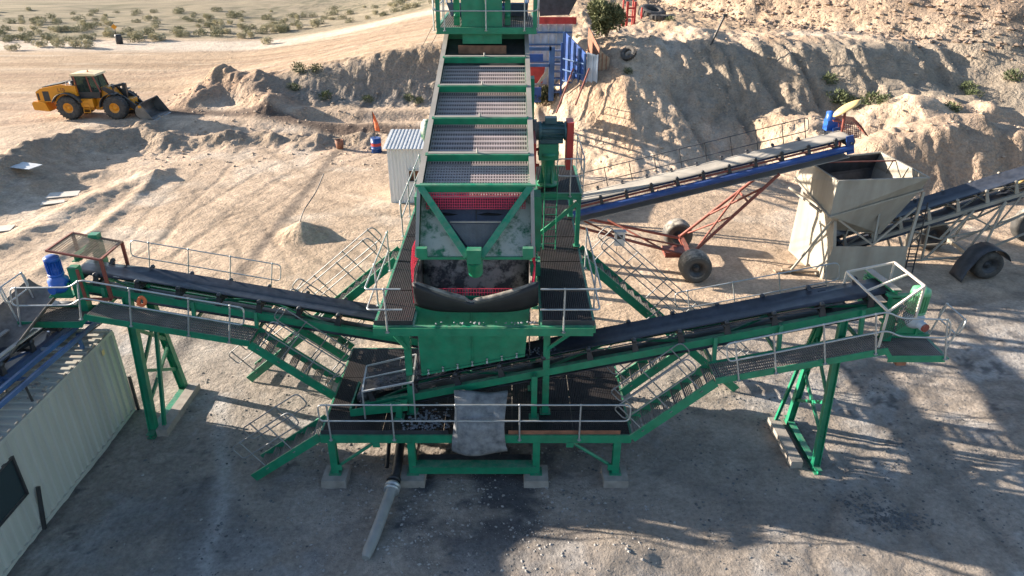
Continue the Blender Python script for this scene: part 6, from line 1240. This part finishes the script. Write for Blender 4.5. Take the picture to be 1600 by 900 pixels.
for (a, b, z, s) in ((470, 125, 2.2, 1.4), (495, 130, 2.0, 1.2), (460, 140, 1.8, 1.1), (510, 150, 1.4, 1.2), (575, 150, 1.4, 1.0), (640, 148, 1.5, 1.0), (655, 150, 1.5, 0.9), (1300, 95, 5.5, 1.2), (1320, 100, 5.5, 1.7), (1345, 102, 5.5, 1.3), (1375, 105, 5.5, 1.5), (1390, 118, 5.2, 1.2), (1500, 182, 1.6, 1.2), (1510, 186, 1.6, 1.2), (1565, 178, 1.8, 1.4), (1500, 125, 5.2, 1.2), (1045, 45, 6.5, 0.8), (980, 108, 5.0, 0.8), (900, 125, 3.0, 0.5), (927, 122, 3.2, 0.5)):
    p = at(a, b, Z=z); zz = ground_z(p.x, p.y); o = bpy.data.objects.new('green_weed', random.choice(wd_)); C.objects.link(o); o.location = (p.x, p.y, zz - 0.05); o.scale = (s * 1.2, s, s); o.rotation_euler = (0, 0, rnd(0, 6.28)); tag(o, 'low dark green weed rooted in the cut earth banks', 'weed', 'weeds on the banks')

# ------------------------------------------------------------------ loose stones: nobody could count them
def rock_field(name, label, m_, pts, sizes, seed):
    rng = np.random.RandomState(seed); n = len(pts)
    base = np.array([[1, 0, 0], [0.4, 0.9, 0.1], [-0.7, 0.6, 0], [-0.9, -0.4, 0.1], [0, -1, 0], [0.7, -0.6, 0.05], [0.1, 0.1, 0.75], [0, 0, -0.5]])
    fc = [(k, (k + 1) % 6, 6) for k in range(6)] + [((k + 1) % 6, k, 7) for k in range(6)]
    pts = np.array(pts); zz = terrain(pts[:, 0], pts[:, 1]); ang = rng.rand(n) * 6.28; V = []; 
    for i in range(n):
        b = base * (0.75 + 0.5 * rng.rand(8, 3)) * sizes[i] * np.array([1, 0.8, 0.8]); c_, s_ = math.cos(ang[i]), math.sin(ang[i]); x = b[:, 0] * c_ - b[:, 1] * s_; y = b[:, 0] * s_ + b[:, 1] * c_; V.append(np.stack([x + pts[i, 0], y + pts[i, 1], b[:, 2] + zz[i] + sizes[i] * 0.1], 1))
    V = np.concatenate(V); F = [tuple(8 * i + k for k in f) for i in range(n) for f in fc]
    me = bpy.data.meshes.new(name); me.from_pydata(V.tolist(), [], F); me.materials.append(m_); o = bpy.data.objects.new(name, me); C.objects.link(o); tag(o, label, 'stones', kind='stuff')
rk_tan = mat('tan_rock', (0.42, 0.32, 0.235), 0.9, var=0.3, scale=1.5); rk_dark = mat('dark_chips', (0.10, 0.105, 0.11), 0.8, var=0.5, scale=5); rk_pale = mat('pale_chips', (0.30, 0.285, 0.27), 0.85, var=0.35, scale=6); rk_br = mat('brown_rock', (0.25, 0.185, 0.14), 0.9, var=0.35, scale=1.2)
rng = np.random.RandomState(4)
P = []; Sz = []
while len(P) < 3000:
    x = rng.normal(-1.2, 3.0); y = rng.uniform(10.5, 16.8)
    if rng.rand() < 0.3 + 0.7 * (vnoise(np.array([x * 1.1]), np.array([y * 1.1]))[0] > 0.0): P.append((x, y)); Sz.append(0.012 + 0.05 * rng.rand() ** 5)
rock_field('pale_chips', 'pale stone chips scattered over the ground below the plant', rk_pale, P, Sz, 1)
P = []; Sz = []
while len(P) < 3800:
    x = rng.uniform(-11, 17); y = rng.uniform(10, 21)
    if vnoise(np.array([x * 0.7 + 5]), np.array([y * 0.7]))[0] > 0.02 or rng.rand() < 0.12: P.append((x, y)); Sz.append(0.012 + 0.045 * rng.rand() ** 3)
for (cx, cy, k, r_) in ((10.2, 13.9, 260, 0.45), (9.7, 14.5, 120, 0.5), (10.7, 16.0, 90, 0.8), (5.0, 19.0, 80, 0.7)):
    for i in range(k): P.append((rng.normal(cx, r_), rng.normal(cy, r_ * 0.5))); Sz.append(0.02 + 0.05 * rng.rand() ** 2)
rock_field('dark_chips', 'dark stone chips scattered over the shaded ground', rk_dark, P, Sz, 2)
P = []; Sz = []
for i in range(2800):
    x = rng.uniform(5, 45); y = rng.uniform(40, 60); P.append((x, y)); Sz.append(0.03 + 0.16 * rng.rand() ** 7)
for i in range(1200): P.append((rng.uniform(-30, -5), rng.uniform(45, 64))); Sz.append(0.03 + 0.14 * rng.rand() ** 4)
rock_field('hillside_stones', 'tan stones lying on the banks and hillside', rk_tan, P, Sz, 3)
P = []; Sz = []
while len(P) < 7000:
    x = rng.uniform(18, 62); y = rng.uniform(55, 86)
    if math.hypot(x - 50, y - 86) < 33.5: P.append((x, y)); Sz.append(0.07 + 0.34 * rng.rand() ** 4)
for i in range(700): a = rng.uniform(2.6, 5.2); P.append((50 + 33.5 * math.cos(a) + rng.normal(0, 0.8), 86 + 33.5 * math.sin(a) + rng.normal(0, .8))); Sz.append(0.07 + 0.3 * rng.rand() ** 2)
rock_field('stockpile_rocks', 'brown rocks covering the big stockpile', rk_br, P, Sz, 5)
